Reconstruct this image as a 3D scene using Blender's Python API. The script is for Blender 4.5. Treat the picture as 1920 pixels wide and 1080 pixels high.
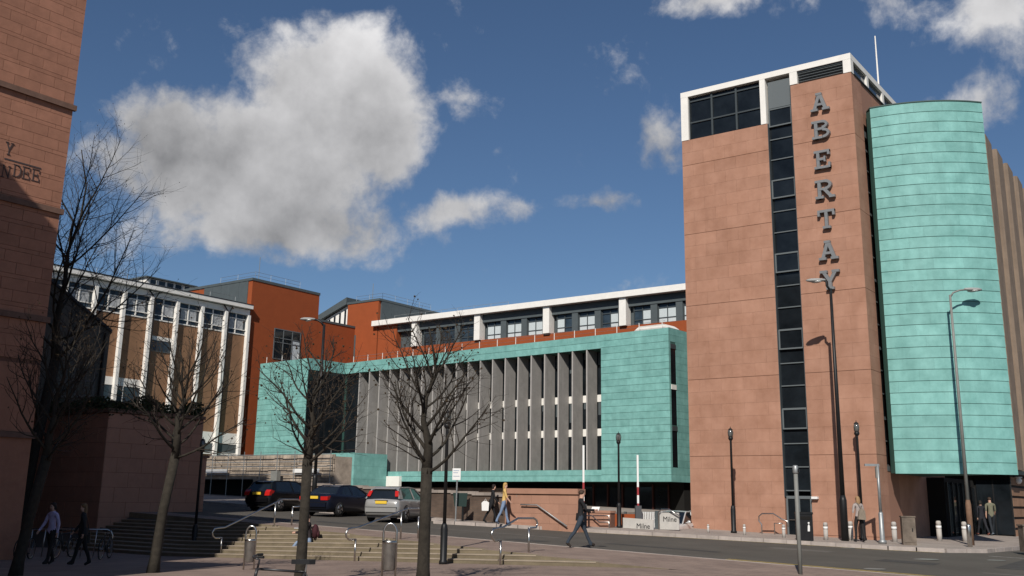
import bpy, bmesh, math, random
from mathutils import Vector, Matrix
R = math.radians
random.seed(7)
sc = bpy.context.scene
for o in list(bpy.data.objects):
    bpy.data.objects.remove(o)
COL = sc.collection

# ------------------------------------------------------------------ camera
# world X runs along the tower front to the right, Y into depth, Z up; eye 1.6 m over the street datum
FOC, PCX, PCY = 1905.0, 960.0, 478.0
PITCH, ROLL, YAW, EYE = R(13.6), R(0.95), R(36.2), 1.6
FW = Vector((-math.sin(YAW) * math.cos(PITCH), math.cos(YAW) * math.cos(PITCH), math.sin(PITCH)))
RT0 = Vector((math.cos(YAW), math.sin(YAW), 0))
UP0 = RT0.cross(FW)
RT = math.cos(ROLL) * RT0 + math.sin(ROLL) * UP0
UP = -math.sin(ROLL) * RT0 + math.cos(ROLL) * UP0
CAM = Vector((0, 0, EYE))
cd = bpy.data.cameras.new('camera')
cam = bpy.data.objects.new('camera', cd)
COL.objects.link(cam)
cd.sensor_width = 36
cd.lens = 36 * FOC / 1920
cd.shift_y = (PCY - 540) / 1920
cd.clip_start = 0.1
cd.clip_end = 3000
cam.matrix_world = Matrix(((RT.x, UP.x, -FW.x, 0), (RT.y, UP.y, -FW.y, 0), (RT.z, UP.z, -FW.z, EYE), (0, 0, 0, 1)))
sc.camera = cam

# ------------------------------------------------------------------ sun and sky
SUN_EL = R(38)
SD = Vector((0.383, -0.924, 0)).normalized()           # horizontal direction towards the sun
sd = bpy.data.lights.new('sun', 'SUN')
sd.energy = 4.6
sd.angle = R(0.53)
sd.color = (1.0, 0.95, 0.87)
sun = bpy.data.objects.new('sun', sd)
COL.objects.link(sun)
tosun = Vector((SD.x * math.cos(SUN_EL), SD.y * math.cos(SUN_EL), math.sin(SUN_EL)))
sun.rotation_euler = tosun.to_track_quat('Z', 'Y').to_euler()
sun.location = (0, 0, 60)

world = bpy.data.worlds.new('World')
sc.world = world
world.use_nodes = True
NT = world.node_tree
NT.nodes.clear()


def N(tree, typ, **kw):
    n = tree.nodes.new(typ)
    for k, v in kw.items():
        setattr(n, k, v)
    return n


def MATH(tree, op, a, b=None, c=None, clamp=False):
    n = N(tree, 'ShaderNodeMath', operation=op, use_clamp=clamp)
    for i, v in enumerate((a, b, c)):
        if v is None:
            continue
        if isinstance(v, (int, float)):
            n.inputs[i].default_value = v
        else:
            tree.links.new(v, n.inputs[i])
    return n.outputs[0]


def VDOT(tree, v, vec):
    n = N(tree, 'ShaderNodeVectorMath', operation='DOT_PRODUCT')
    tree.links.new(v, n.inputs[0])
    n.inputs[1].default_value = vec
    return n.outputs['Value']


def MIXC(tree, f, a, b, blend='MIX'):
    n = N(tree, 'ShaderNodeMix', data_type='RGBA', blend_type=blend)
    for s, v in ((0, f), (6, a), (7, b)):
        if isinstance(v, (int, float)):
            n.inputs[s].default_value = v
        elif isinstance(v, (tuple, list)):
            n.inputs[s].default_value = (*v[:3], 1)
        else:
            tree.links.new(v, n.inputs[s])
    return n.outputs[2]


def ray(u, v):
    """direction in the place of the photograph's pixel (1920 x 1080)"""
    return RT * ((u - PCX) / FOC) - UP * ((v - PCY) / FOC) + FW


def build_sky():
    t = NT
    out = N(t, 'ShaderNodeOutputWorld')
    bg = N(t, 'ShaderNodeBackground')
    sky = N(t, 'ShaderNodeTexSky', sky_type='NISHITA')
    sky.sun_disc = False
    sky.sun_elevation = SUN_EL
    sky.sun_rotation = math.atan2(SD.x, SD.y)
    sky.altitude = 60
    sky.air_density = 1.0
    sky.dust_density = 0.1
    sky.ozone_density = 6.0
    tc = N(t, 'ShaderNodeTexCoord')
    d = tc.outputs['Generated']
    # warp the directions a little so that cloud outlines billow
    wn = N(t, 'ShaderNodeTexNoise')
    wn.inputs['Scale'].default_value = 9
    wn.inputs['Detail'].default_value = 5
    t.links.new(d, wn.inputs['Vector'])
    ws = N(t, 'ShaderNodeVectorMath', operation='MULTIPLY_ADD')
    t.links.new(wn.outputs['Color'], ws.inputs[0])
    ws.inputs[1].default_value = (0.07, 0.07, 0.07)
    ws2 = N(t, 'ShaderNodeVectorMath', operation='ADD')
    t.links.new(d, ws2.inputs[0])
    ws.inputs[2].default_value = (-0.035, -0.035, -0.035)
    t.links.new(ws.outputs[0], ws2.inputs[1])
    dw = ws2.outputs[0]
    # cloud bodies: (pixel centre, half width, half height in px, strength)
    blobs = [((480, 310), 310, 150, 1.0), ((610, 190), 185, 180, 1.0), ((325, 270), 120, 125, .85), ((705, 240), 135, 150, .92), ((660, 90), 70, 75, .6),
             ((480, 110), 85, 85, .34), ((540, 415), 300, 90, .80), ((860, 400), 210, 48, .50), ((870, 175), 90, 75, .40), ((525, 45), 60, 60, .22),
             ((1225, 260), 75, 85, .40), ((1130, 385), 90, 32, .36), ((940, 290), 55, 50, .28), ((1330, 5), 140, 50, .50), ((1650, 20), 180, 70, .44),
             ((1880, 50), 130, 110, .56), ((1835, 180), 95, 70, .42), ((500, 480), 150, 45, .42), ((1090, 300), 100, 45, .24)]
    best = None
    low = None
    for (u, v), w, h, s in blobs:
        c = ray(u, v).normalized()
        r = RT.copy()
        r = (r - c * r.dot(c)).normalized()
        up = r.cross(c) * -1
        if up.z < 0:
            up = -up
        k = 1 / ray(u, v).length
        a = MATH(t, 'DIVIDE', VDOT(t, dw, r), w / FOC * k)
        b = MATH(t, 'DIVIDE', VDOT(t, dw, up), h / FOC * k)
        q = MATH(t, 'SQRT', MATH(t, 'ADD', MATH(t, 'MULTIPLY', a, a), MATH(t, 'MULTIPLY', b, b)))
        f = MATH(t, 'GREATER_THAN', VDOT(t, dw, c), 0.2)
        m = MATH(t, 'MULTIPLY', MATH(t, 'MULTIPLY', MATH(t, 'SUBTRACT', 1.25, q), s), f)
        m = MATH(t, 'MAXIMUM', m, 0.0)
        best = m if best is None else MATH(t, 'SMOOTH_MAX', best, m, .12)
    n1 = N(t, 'ShaderNodeTexNoise')
    n1.inputs['Scale'].default_value = 11
    n1.inputs['Detail'].default_value = 9
    n1.inputs['Roughness'].default_value = .6
    t.links.new(d, n1.inputs['Vector'])
    n2 = N(t, 'ShaderNodeTexNoise')
    n2.inputs['Scale'].default_value = 11
    n2.inputs['Detail'].default_value = 5
    off = N(t, 'ShaderNodeVectorMath', operation='ADD')
    t.links.new(d, off.inputs[0])
    off.inputs[1].default_value = (0.012, -0.018, 0.028)
    t.links.new(off.outputs[0], n2.inputs['Vector'])
    # sky that the photograph does not show: scattered clouds of the same kind
    n3 = N(t, 'ShaderNodeTexNoise')
    n3.inputs['Scale'].default_value = 2.6
    n3.inputs['Detail'].default_value = 3
    t.links.new(d, n3.inputs['Vector'])
    away = MATH(t, 'SUBTRACT', .86, VDOT(t, d, ray(960, 400).normalized()), clamp=True)
    away = MATH(t, 'MULTIPLY', away, 8.0, clamp=True)
    scat = MATH(t, 'MULTIPLY', MATH(t, 'MULTIPLY', MATH(t, 'SUBTRACT', n3.outputs['Fac'], .56, clamp=True), 4.5), away)
    body = MATH(t, 'MAXIMUM', best, scat)
    dens = MATH(t, 'ADD', body, MATH(t, 'MULTIPLY', MATH(t, 'SUBTRACT', n1.outputs['Fac'], .5), 1.25))
    n4 = N(t, 'ShaderNodeTexNoise')
    n4.inputs['Scale'].default_value = 34
    n4.inputs['Detail'].default_value = 7
    n4.inputs['Roughness'].default_value = .62
    t.links.new(dw, n4.inputs['Vector'])
    dens = MATH(t, 'ADD', dens, MATH(t, 'MULTIPLY', MATH(t, 'SUBTRACT', n4.outputs['Fac'], .5), .55))
    mr = N(t, 'ShaderNodeMapRange', interpolation_type='SMOOTHSTEP')
    mr.inputs['From Min'].default_value = .20
    mr.inputs['From Max'].default_value = .62
    t.links.new(dens, mr.inputs['Value'])
    alpha = MATH(t, 'MULTIPLY', mr.outputs[0], .93)
    # light and shade inside the clouds: sunlit tops, greyer where cloud lies towards the sun
    rel = MATH(t, 'SUBTRACT', n1.outputs['Fac'], n2.outputs['Fac'])
    el = N(t, 'ShaderNodeSeparateXYZ')
    t.links.new(d, el.inputs[0])
    nl_ = N(t, 'ShaderNodeTexNoise')
    nl_.inputs['Scale'].default_value = 4.6
    nl_.inputs['Detail'].default_value = 3
    t.links.new(dw, nl_.inputs['Vector'])
    thick = N(t, 'ShaderNodeMapRange', interpolation_type='SMOOTHSTEP')
    thick.inputs['From Min'].default_value = .35
    thick.inputs['From Max'].default_value = 1.15
    t.links.new(body, thick.inputs['Value'])
    lum = MATH(t, 'ADD', MATH(t, 'MULTIPLY', rel, .65), .62)
    lum = MATH(t, 'SUBTRACT', lum, MATH(t, 'MULTIPLY', thick.outputs[0], .10))
    lum = MATH(t, 'ADD', lum, MATH(t, 'MULTIPLY', MATH(t, 'SUBTRACT', nl_.outputs['Fac'], .5), .5))
    hz = N(t, 'ShaderNodeMapRange', interpolation_type='SMOOTHSTEP')
    hz.inputs['From Min'].default_value = .27
    hz.inputs['From Max'].default_value = .43
    hz.inputs['To Min'].default_value = -.13
    hz.inputs['To Max'].default_value = .10
    t.links.new(el.outputs['Z'], hz.inputs['Value'])
    lum = MATH(t, 'ADD', lum, hz.outputs[0])
    lum = MATH(t, 'MAXIMUM', lum, .16)
    cc = N(t, 'ShaderNodeCombineXYZ')
    t.links.new(MATH(t, 'MULTIPLY', lum, 1.0), cc.inputs[0])
    t.links.new(MATH(t, 'MULTIPLY', lum, .985), cc.inputs[1])
    t.links.new(MATH(t, 'MULTIPLY', lum, .985), cc.inputs[2])
    cs = N(t, 'ShaderNodeVectorMath', operation='SCALE')
    t.links.new(cc.outputs[0], cs.inputs[0])
    cs.inputs['Scale'].default_value = 1 / SKY          # cloud radiance is given for the finished picture
    mix = MIXC(t, alpha, sky.outputs[0], cs.outputs[0])
    t.links.new(mix, bg.inputs['Color'])
    bg.inputs['Strength'].default_value = SKY
    t.links.new(bg.outputs[0], out.inputs[0])


SKY = 0.066
build_sky()
vs = sc.view_settings
sc.display_settings.display_device = 'sRGB'
vs.view_transform = 'Standard'
vs.look = 'None'
vs.exposure = 0
vs.gamma = 1
vs.use_curve_mapping = False
sc.render.engine = 'CYCLES'
sc.render.resolution_x, sc.render.resolution_y = 1024, 576

# ------------------------------------------------------------------ pixel -> place


def onX(u, v, X):
    d = ray(u, v)
    return CAM + d * ((X - CAM.x) / d.x)


def onY(u, v, Y):
    d = ray(u, v)
    return CAM + d * ((Y - CAM.y) / d.y)


def zup(X, Y):
    X = max(-62, min(30, X))
    Y = max(-20, min(90, Y))
    return .07 - .03 * (X + 13) + .006 * (Y - 30)


def zlow(X, Y):
    return min(max(.028 * (X + 13), -.56), zup(X, Y))


def zpav(X, Y):
    return zup(X, Y) + .12


def onG(u, v, f=zup):
    d = ray(u, v)
    z = 0.0
    for i in range(25):
        p = CAM + d * ((z - CAM.z) / d.z)
        z = .5 * z + .5 * f(p.x, p.y)
    return Vector((p.x, p.y, z))


# ------------------------------------------------------------------ materials
MATS = {}


def mat(name, col, rough=.8, var=.0, scale=3.0, bump=0.0, bscale=30.0, metal=0.0, objvar=0.0, spec=.3, streak=0.0, col2=None, stain=0.0, trans=None):
    if name in MATS:
        return MATS[name]
    m = bpy.data.materials.new(name)
    m.use_nodes = True
    t = m.node_tree
    b = t.nodes['Principled BSDF']
    b.inputs['Roughness'].default_value = rough
    b.inputs['Metallic'].default_value = metal
    b.inputs['Specular IOR Level'].default_value = spec
    tc = N(t, 'ShaderNodeTexCoord')
    geo = N(t, 'ShaderNodeNewGeometry')
    pos = geo.outputs['Position']
    c = None
    base = (*col, 1)
    if var or col2:
        n = N(t, 'ShaderNodeTexNoise')
        n.inputs['Scale'].default_value = scale
        n.inputs['Detail'].default_value = 6
        n.inputs['Roughness'].default_value = .65
        t.links.new(pos, n.inputs['Vector'])
        lo = tuple(max(0, x * (1 - var)) for x in col)
        hi = tuple(min(1, x * (1 + var)) for x in (col2 or col))
        mr = N(t, 'ShaderNodeMapRange')
        mr.inputs['From Min'].default_value = .3
        mr.inputs['From Max'].default_value = .7
        t.links.new(n.outputs['Fac'], mr.inputs['Value'])
        c = MIXC(t, mr.outputs[0], lo, hi)
    if streak:
        mp = N(t, 'ShaderNodeMapping')
        mp.inputs['Scale'].default_value = (2.2, 2.2, .18)
        t.links.new(pos, mp.inputs['Vector'])
        n = N(t, 'ShaderNodeTexNoise')
        n.inputs['Scale'].default_value = 1.6
        n.inputs['Detail'].default_value = 7
        t.links.new(mp.outputs[0], n.inputs['Vector'])
        f = MATH(t, 'MULTIPLY', MATH(t, 'SUBTRACT', n.outputs['Fac'], .42, clamp=True), streak * 4, clamp=True)
        c = MIXC(t, f, c if c else base, tuple(x * .55 for x in col))
    if stain:
        n = N(t, 'ShaderNodeTexNoise')
        n.inputs['Scale'].default_value = .55
        n.inputs['Detail'].default_value = 8
        n.inputs['Roughness'].default_value = .7
        t.links.new(pos, n.inputs['Vector'])
        f = MATH(t, 'MULTIPLY', MATH(t, 'SUBTRACT', n.outputs['Fac'], .5, clamp=True), stain * 5, clamp=True)
        c = MIXC(t, f, c if c else base, tuple(x * .6 for x in col))
    if objvar:
        oi = N(t, 'ShaderNodeObjectInfo')
        f = MATH(t, 'MULTIPLY_ADD', oi.outputs['Random'], 2 * objvar, 1 - objvar)
        vm = N(t, 'ShaderNodeVectorMath', operation='SCALE')
        if c:
            t.links.new(c, vm.inputs[0])
        else:
            vm.inputs[0].default_value = col
        t.links.new(f, vm.inputs['Scale'])
        c = vm.outputs[0]
    if c:
        t.links.new(c, b.inputs['Base Color'])
    else:
        b.inputs['Base Color'].default_value = base
    if bump:
        n = N(t, 'ShaderNodeTexNoise')
        n.inputs['Scale'].default_value = bscale
        n.inputs['Detail'].default_value = 5
        t.links.new(pos, n.inputs['Vector'])
        bp = N(t, 'ShaderNodeBump')
        bp.inputs['Strength'].default_value = bump
        bp.inputs['Distance'].default_value = .02
        t.links.new(n.outputs['Fac'], bp.inputs['Height'])
        t.links.new(bp.outputs[0], b.inputs['Normal'])
    MATS[name] = m
    return m


def glass(name, col=(.010, .013, .016), rough=.08, spec=.28, var=.5):
    if name in MATS:
        return MATS[name]
    m = mat(name, col, rough, spec=spec, var=var, scale=.7)
    t = m.node_tree
    b = t.nodes['Principled BSDF']
    n = N(t, 'ShaderNodeTexNoise')
    n.inputs['Scale'].default_value = .8
    g = N(t, 'ShaderNodeNewGeometry')
    t.links.new(g.outputs['Position'], n.inputs['Vector'])
    oi = N(t, 'ShaderNodeObjectInfo')
    wn = N(t, 'ShaderNodeTexWhiteNoise', noise_dimensions='1D')
    t.links.new(oi.outputs['Random'], wn.inputs['W'])
    va = N(t, 'ShaderNodeVectorMath', operation='MULTIPLY_ADD')
    t.links.new(wn.outputs['Color'], va.inputs[0])
    va.inputs[1].default_value = (.05, .05, .05)
    t.links.new(g.outputs['Normal'], va.inputs[2])
    vn = N(t, 'ShaderNodeVectorMath', operation='NORMALIZE')
    t.links.new(va.outputs[0], vn.inputs[0])
    bp = N(t, 'ShaderNodeBump')
    bp.inputs['Strength'].default_value = .05
    t.links.new(vn.outputs[0], bp.inputs['Normal'])
    t.links.new(n.outputs['Fac'], bp.inputs['Height'])
    t.links.new(bp.outputs[0], b.inputs['Normal'])
    return m


def brickmat(name, c1, c2, mortar, sx=.23, sz=.075, axis='XZ'):
    m = bpy.data.materials.new(name)
    m.use_nodes = True
    t = m.node_tree
    b = t.nodes['Principled BSDF']
    b.inputs['Roughness'].default_value = .9
    g = N(t, 'ShaderNodeNewGeometry')
    s = N(t, 'ShaderNodeSeparateXYZ')
    t.links.new(g.outputs['Position'], s.inputs[0])
    cb = N(t, 'ShaderNodeCombineXYZ')
    t.links.new(MATH(t, 'ADD', s.outputs[0], s.outputs[1]), cb.inputs[0])
    t.links.new(s.outputs[2], cb.inputs[1])
    br = N(t, 'ShaderNodeTexBrick')
    br.inputs['Color1'].default_value = (*c1, 1)
    br.inputs['Color2'].default_value = (*c2, 1)
    br.inputs['Mortar'].default_value = (*mortar, 1)
    br.inputs['Scale'].default_value = 1
    br.inputs['Mortar Size'].default_value = .008
    br.inputs['Brick Width'].default_value = sx
    br.inputs['Row Height'].default_value = sz
    t.links.new(cb.outputs[0], br.inputs['Vector'])
    n = N(t, 'ShaderNodeTexNoise')
    n.inputs['Scale'].default_value = 1.3
    n.inputs['Detail'].default_value = 6
    t.links.new(g.outputs['Position'], n.inputs['Vector'])
    c = MIXC(t, MATH(t, 'MULTIPLY', MATH(t, 'SUBTRACT', n.outputs['Fac'], .42, clamp=True), 3, clamp=True), br.outputs[0], tuple(x * .55 for x in c1))
    t.links.new(c, b.inputs['Base Color'])
    MATS[name] = m
    return m


M_tower = mat('tower_sandstone', (.365, .186, .121), .85, var=.14, scale=1.1, bump=.15, bscale=40, objvar=.05, streak=.12, stain=.06, col2=(.375, .205, .142))
M_towerback = mat('tower_joint', (.31, .165, .115), .9)
M_pink = mat('pink_ashlar', (.36, .172, .112), .88, var=.12, scale=2.5, bump=.3, bscale=22, objvar=.08, stain=.15)
M_pinkjoint = mat('pink_joint', (.17, .085, .06), .95)
M_pinkband = mat('pink_band', (.17, .10, .075), .9, var=.2, scale=4)
M_pinkwall = mat('pink_wall', (.36, .195, .135), .85, var=.10, scale=2.2, bump=.15, objvar=.05, stain=.2)
M_copper = mat('verdigris_copper', (.160, .370, .340), .62, var=.14, scale=1.5, objvar=.075, streak=.16, col2=(.195, .405, .375), spec=.25)
M_copperseam = mat('copper_seam', (.05, .12, .10), .8)
M_white = mat('white_render', (.78, .75, .70), .7, var=.05, scale=2, streak=.06)
M_orange = mat('orange_render', (.285, .066, .020), .9, var=.07, scale=1.2, stain=.05)
M_greyclad = mat('grey_cladding', (.075, .09, .095), .6, var=.08, scale=1.5)
M_darkframe = mat('dark_grey_frame', (.05, .06, .065), .5)
M_midframe = mat('mid_grey_frame', (.12, .135, .14), .5)
M_glass = glass('dark_glass')
M_glass2 = glass('blue_glass', (.03, .045, .06), .08)
M_blind = mat('window_blind', (.50, .55, .56), .6, var=.06, scale=8)
M_fin = mat('concrete_fin', (.29, .276, .262), .85, var=.12, scale=1.6, streak=.18, bump=.1)
M_finedge = mat('concrete_fin_edge', (.36, .34, .32), .85, var=.1)
M_brown = mat('brown_panel', (.255, .14, .078), .9, var=.14, scale=.9, stain=.18)
M_conc = mat('ribbed_concrete', (.235, .175, .13), .9, var=.15, scale=1.2, streak=.3, bump=.2)
M_black = mat('black_paint', (.012, .012, .013), .45, var=.2, scale=6)
M_dark = mat('dark_void', (.010, .009, .008), .95)  # near-black colour standing in for unlit depth
M_steel = mat('stainless_steel', (.50, .49, .47), .28, metal=1.0, var=.08, scale=9)
M_galv = mat('galvanised', (.32, .33, .33), .5, metal=.6, var=.15, scale=6)
M_greypole = mat('grey_pole', (.20, .20, .185), .55, var=.15, scale=3)
M_bark = mat('bark', (.030, .025, .019), .95, var=.35, scale=9, bump=.5, bscale=30)
M_twig = mat('twig', (.034, .026, .02), .95, var=.2, scale=5)
M_bud = mat('bud', (.075, .052, .03), .95, var=.3, scale=14)
M_asph = mat('asphalt', (.088, .078, .066), .92, var=.14, scale=.5, bump=.4, bscale=60, stain=.28)
M_pave = mat('pavers', (.245, .178, .146), .9, var=.13, scale=.8, bump=.2, bscale=30, stain=.3, col2=(.27, .20, .162))
def add_joints(m, sx, sy, f):
    t = m.node_tree
    b = t.nodes['Principled BSDF']
    src = b.inputs['Base Color'].links[0].from_socket
    g = N(t, 'ShaderNodeNewGeometry')
    br = N(t, 'ShaderNodeTexBrick')
    br.inputs['Color1'].default_value = (1, 1, 1, 1)
    br.inputs['Color2'].default_value = (.86, .86, .87, 1)
    br.inputs['Mortar'].default_value = (f, f, f, 1)
    br.inputs['Scale'].default_value = 1
    br.inputs['Mortar Size'].default_value = .012
    br.inputs['Brick Width'].default_value = sx
    br.inputs['Row Height'].default_value = sy
    t.links.new(g.outputs['Position'], br.inputs['Vector'])
    t.links.new(MIXC(t, 1.0, src, br.outputs[0], 'MULTIPLY'), b.inputs['Base Color'])


add_joints(M_pave, .6, .4, .62)
M_patch = mat('tarmac_patch', (.058, .054, .05), .95, var=.2, scale=2, bump=.4, bscale=60)
M_patch2 = mat('worn_tarmac', (.125, .112, .098), .95, var=.2, scale=2, bump=.4, bscale=60)
M_pavefar = mat('far_paving', (.33, .28, .245), .9, var=.12, scale=.9, stain=.25)
add_joints(M_pavefar, .6, .6, .7)
M_kerb = mat('kerb_granite', (.36, .31, .28), .9, var=.18, scale=3, objvar=.1)
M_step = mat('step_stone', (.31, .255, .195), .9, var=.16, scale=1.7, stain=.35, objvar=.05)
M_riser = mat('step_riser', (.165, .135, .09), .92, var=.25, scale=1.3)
M_rub = mat('rubble_stone', (.33, .27, .215), .95, var=.3, scale=2.0, objvar=.22, bump=.4, bscale=12)
M_rubj = mat('rubble_joint', (.12, .10, .085), .95)
M_brick = brickmat('brown_brick', (.105, .068, .05), (.145, .095, .068), (.10, .085, .07))
M_brick2 = brickmat('office_brick', (.27, .14, .075), (.31, .165, .09), (.22, .13, .08))
M_yellow = mat('yellow_line', (.50, .36, .11), .85, var=.4, scale=5)
M_linewhite = mat('white_line', (.42, .40, .37), .85, var=.4, scale=5)
M_ivy = mat('ivy_leaf', (.028, .04, .016), .8, var=.4, scale=9)
M_harl = mat('grey_harling', (.13, .125, .11), .95, var=.2, scale=.9, bump=.3, bscale=18)
M_slate = mat('slate', (.06, .065, .07), .8, var=.2, scale=2)
M_skin = mat('skin', (.50, .30, .22), .6)
M_plate = mat('number_plate', (.72, .48, .05), .5)
M_red = mat('red_lens', (.45, .015, .012), .2, spec=.6)
M_rubber = mat('tyre', (.02, .02, .02), .85)
M_board = mat('painted_board', (.46, .44, .41), .7, var=.1, scale=3)
M_signwhite = mat('sign_white', (.75, .74, .72), .5)

# ------------------------------------------------------------------ mesh helpers
WM = {}


def link(name, data, parent=None, basis=None):
    o = bpy.data.objects.new(name, data)
    COL.objects.link(o)
    m = basis if basis is not None else Matrix.Identity(4)
    o.matrix_basis = m
    if parent is not None:
        o.parent = parent
        o.matrix_parent_inverse = WM[parent.name].inverted()
    WM[o.name] = m.copy()
    return o


def tag(o, label, cat, group=None, kind=None):
    o['label'] = label
    o['category'] = cat
    if group:
        o['group'] = group
    if kind:
        o['kind'] = kind
    return o


def thing(name, label, cat, loc=(0, 0, 0), rz=0.0, group=None):
    o = link(name, None, None, Matrix.Translation(Vector(loc)) @ Matrix.Rotation(rz, 4, 'Z'))
    o.empty_display_size = .3
    return tag(o, label, cat, group)


def structure(o):
    o['kind'] = 'structure'
    return o


CUBES = {}


def box(parent, name, b, m, frame=None, rot=None):
    """one box object, shared mesh data for equal size and material; b = x0,x1,y0,y1,z0,z1 in the frame"""
    x0, x1, y0, y1, z0, z1 = b
    if x1 < x0:
        x0, x1 = x1, x0
    if y1 < y0:
        y0, y1 = y1, y0
    d = (round(x1 - x0, 3), round(y1 - y0, 3), round(z1 - z0, 3), m.name)
    me = CUBES.get(d)
    if me is None:
        hx, hy, hz = d[0] / 2, d[1] / 2, d[2] / 2
        vv = [(sx * hx, sy * hy, sz * hz) for sx in (-1, 1) for sy in (-1, 1) for sz in (-1, 1)]
        ff = [(0, 1, 3, 2), (4, 6, 7, 5), (0, 4, 5, 1), (2, 3, 7, 6), (0, 2, 6, 4), (1, 5, 7, 3)]
        me = bpy.data.meshes.new(name)
        me.from_pydata(vv, [], ff)
        me.materials.append(m)
        CUBES[d] = me
    mm = Matrix.Translation(((x0 + x1) / 2, (y0 + y1) / 2, (z0 + z1) / 2))
    if rot is not None:
        mm = mm @ rot
    if frame is not None:
        mm = frame @ mm
    return link(name, me, parent, mm)


class MB:
    def __init__(s):
        s.v, s.f, s.mi = [], [], []

    def box(s, x0, x1, y0, y1, z0, z1, mi=0, M=None):
        b = len(s.v)
        for x in (x0, x1):
            for y in (y0, y1):
                for z in (z0, z1):
                    p = Vector((x, y, z))
                    s.v.append(tuple(M @ p) if M else tuple(p))
        for f in [(0, 1, 3, 2), (4, 6, 7, 5), (0, 4, 5, 1), (2, 3, 7, 6), (0, 2, 6, 4), (1, 5, 7, 3)]:
            s.f.append(tuple(b + i for i in f))
            s.mi.append(mi)
        return s

    def face(s, pts, mi=0):
        b = len(s.v)
        s.v += [tuple(p) for p in pts]
        s.f.append(tuple(range(b, b + len(pts))))
        s.mi.append(mi)
        return s

    def tube(s, pts, rad, n=6, mi=0, cap=True, close=False):
        pts = [Vector(p) for p in pts]
        if not hasattr(rad, '__len__'):
            rad = [rad] * len(pts)
        b = len(s.v)
        L = len(pts)
        prev = None
        for i, p in enumerate(pts):
            if close:
                d = (pts[(i + 1) % L] - pts[i - 1])
            else:
                d = (pts[min(i + 1, L - 1)] - pts[max(i - 1, 0)])
            if d.length < 1e-9:
                d = Vector((0, 0, 1))
            d.normalize()
            if prev is None:
                a = Vector((0, 0, 1)) if abs(d.z) < .9 else Vector((1, 0, 0))
                u = d.cross(a).normalized()
            else:
                u = (prev - d * prev.dot(d))
                u = u.normalized() if u.length > 1e-6 else d.orthogonal().normalized()
            prev = u
            w = d.cross(u)
            for k in range(n):
                t = 2 * math.pi * k / n
                q = p + (u * math.cos(t) + w * math.sin(t)) * rad[i]
                s.v.append(tuple(q))
        for i in range(L if close else L - 1):
            j = (i + 1) % L
            for k in range(n):
                k2 = (k + 1) % n
                s.f.append((b + i * n + k, b + i * n + k2, b + j * n + k2, b + j * n + k))
                s.mi.append(mi)
        if cap and not close:
            s.f.append(tuple(b + k for k in reversed(range(n))))
            s.f.append(tuple(b + (L - 1) * n + k for k in range(n)))
            s.mi += [mi, mi]
        return s

    def lathe(s, prof, n=12, c=(0, 0, 0), mi=0, cap=True):
        b = len(s.v)
        for r, z in prof:
            for k in range(n):
                t = 2 * math.pi * k / n
                s.v.append((c[0] + r * math.cos(t), c[1] + r * math.sin(t), c[2] + z))
        for i in range(len(prof) - 1):
            for k in range(n):
                k2 = (k + 1) % n
                s.f.append((b + i * n + k, b + i * n + k2, b + (i + 1) * n + k2, b + (i + 1) * n + k))
                s.mi.append(mi)
        if cap:
            s.f.append(tuple(b + k for k in reversed(range(n))))
            s.f.append(tuple(b + (len(prof) - 1) * n + k for k in range(n)))
            s.mi += [mi, mi]
        return s

    def prism(s, poly, h0, h1, fn, mi=0):
        """poly of 2d points extruded between h0 and h1; fn(a,b,h)->3d"""
        n = len(poly)
        b = len(s.v)
        for h in (h0, h1):
            for a, c in poly:
                s.v.append(tuple(fn(a, c, h)))
        s.f.append(tuple(b + i for i in range(n)))
        s.f.append(tuple(b + n + i for i in reversed(range(n))))
        s.mi += [mi, mi]
        for i in range(n):
            j = (i + 1) % n
            s.f.append((b + i, b + n + i, b + n + j, b + j))
            s.mi.append(mi)
        return s

    def ell(s, c, r, nu=10, nv=7, mi=0):
        b = len(s.v)
        for i in range(nv + 1):
            ph = math.pi * i / nv
            for k in range(nu):
                t = 2 * math.pi * k / nu
                s.v.append((c[0] + r[0] * math.sin(ph) * math.cos(t), c[1] + r[1] * math.sin(ph) * math.sin(t), c[2] + r[2] * math.cos(ph)))
        for i in range(nv):
            for k in range(nu):
                k2 = (k + 1) % nu
                s.f.append((b + i * nu + k, b + (i + 1) * nu + k, b + (i + 1) * nu + k2, b + i * nu + k2))
                s.mi.append(mi)
        return s

    def mesh(s, name, mats, smooth=False, fix=True):
        me = bpy.data.meshes.new(name)
        me.from_pydata(s.v, [], s.f)
        for m in (mats if isinstance(mats, (list, tuple)) else [mats]):
            me.materials.append(m)
        me.polygons.foreach_set('material_index', s.mi)
        if fix:
            bm = bmesh.new()
            bm.from_mesh(me)
            bmesh.ops.recalc_face_normals(bm, faces=bm.faces)
            bm.to_mesh(me)
            bm.free()
        if smooth:
            me.polygons.foreach_set('use_smooth', [True] * len(me.polygons))
        me.update()
        return me

    def build(s, name, mats, parent=None, basis=None, smooth=False, origin=True, fix=True):
        """origin=True puts the object's origin at its own centre/bottom (in the frame given by basis)"""
        if origin and s.v:
            n = len(s.v)
            c = Vector(((min(v[0] for v in s.v) + max(v[0] for v in s.v)) / 2, (min(v[1] for v in s.v) + max(v[1] for v in s.v)) / 2, min(v[2] for v in s.v)))
            s.v = [(v[0] - c.x, v[1] - c.y, v[2] - c.z) for v in s.v]
            basis = (basis or Matrix.Identity(4)) @ Matrix.Translation(c)
        return link(name, s.mesh(name, mats, smooth, fix), parent, basis)


def copy_tree(o, parent=None):
    c = o.copy()
    COL.objects.link(c)
    if parent is not None:
        inv = o.matrix_parent_inverse.copy()
        c.parent = parent
        c.matrix_parent_inverse = inv
    for ch in o.children:
        copy_tree(ch, c)
    return c


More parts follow.
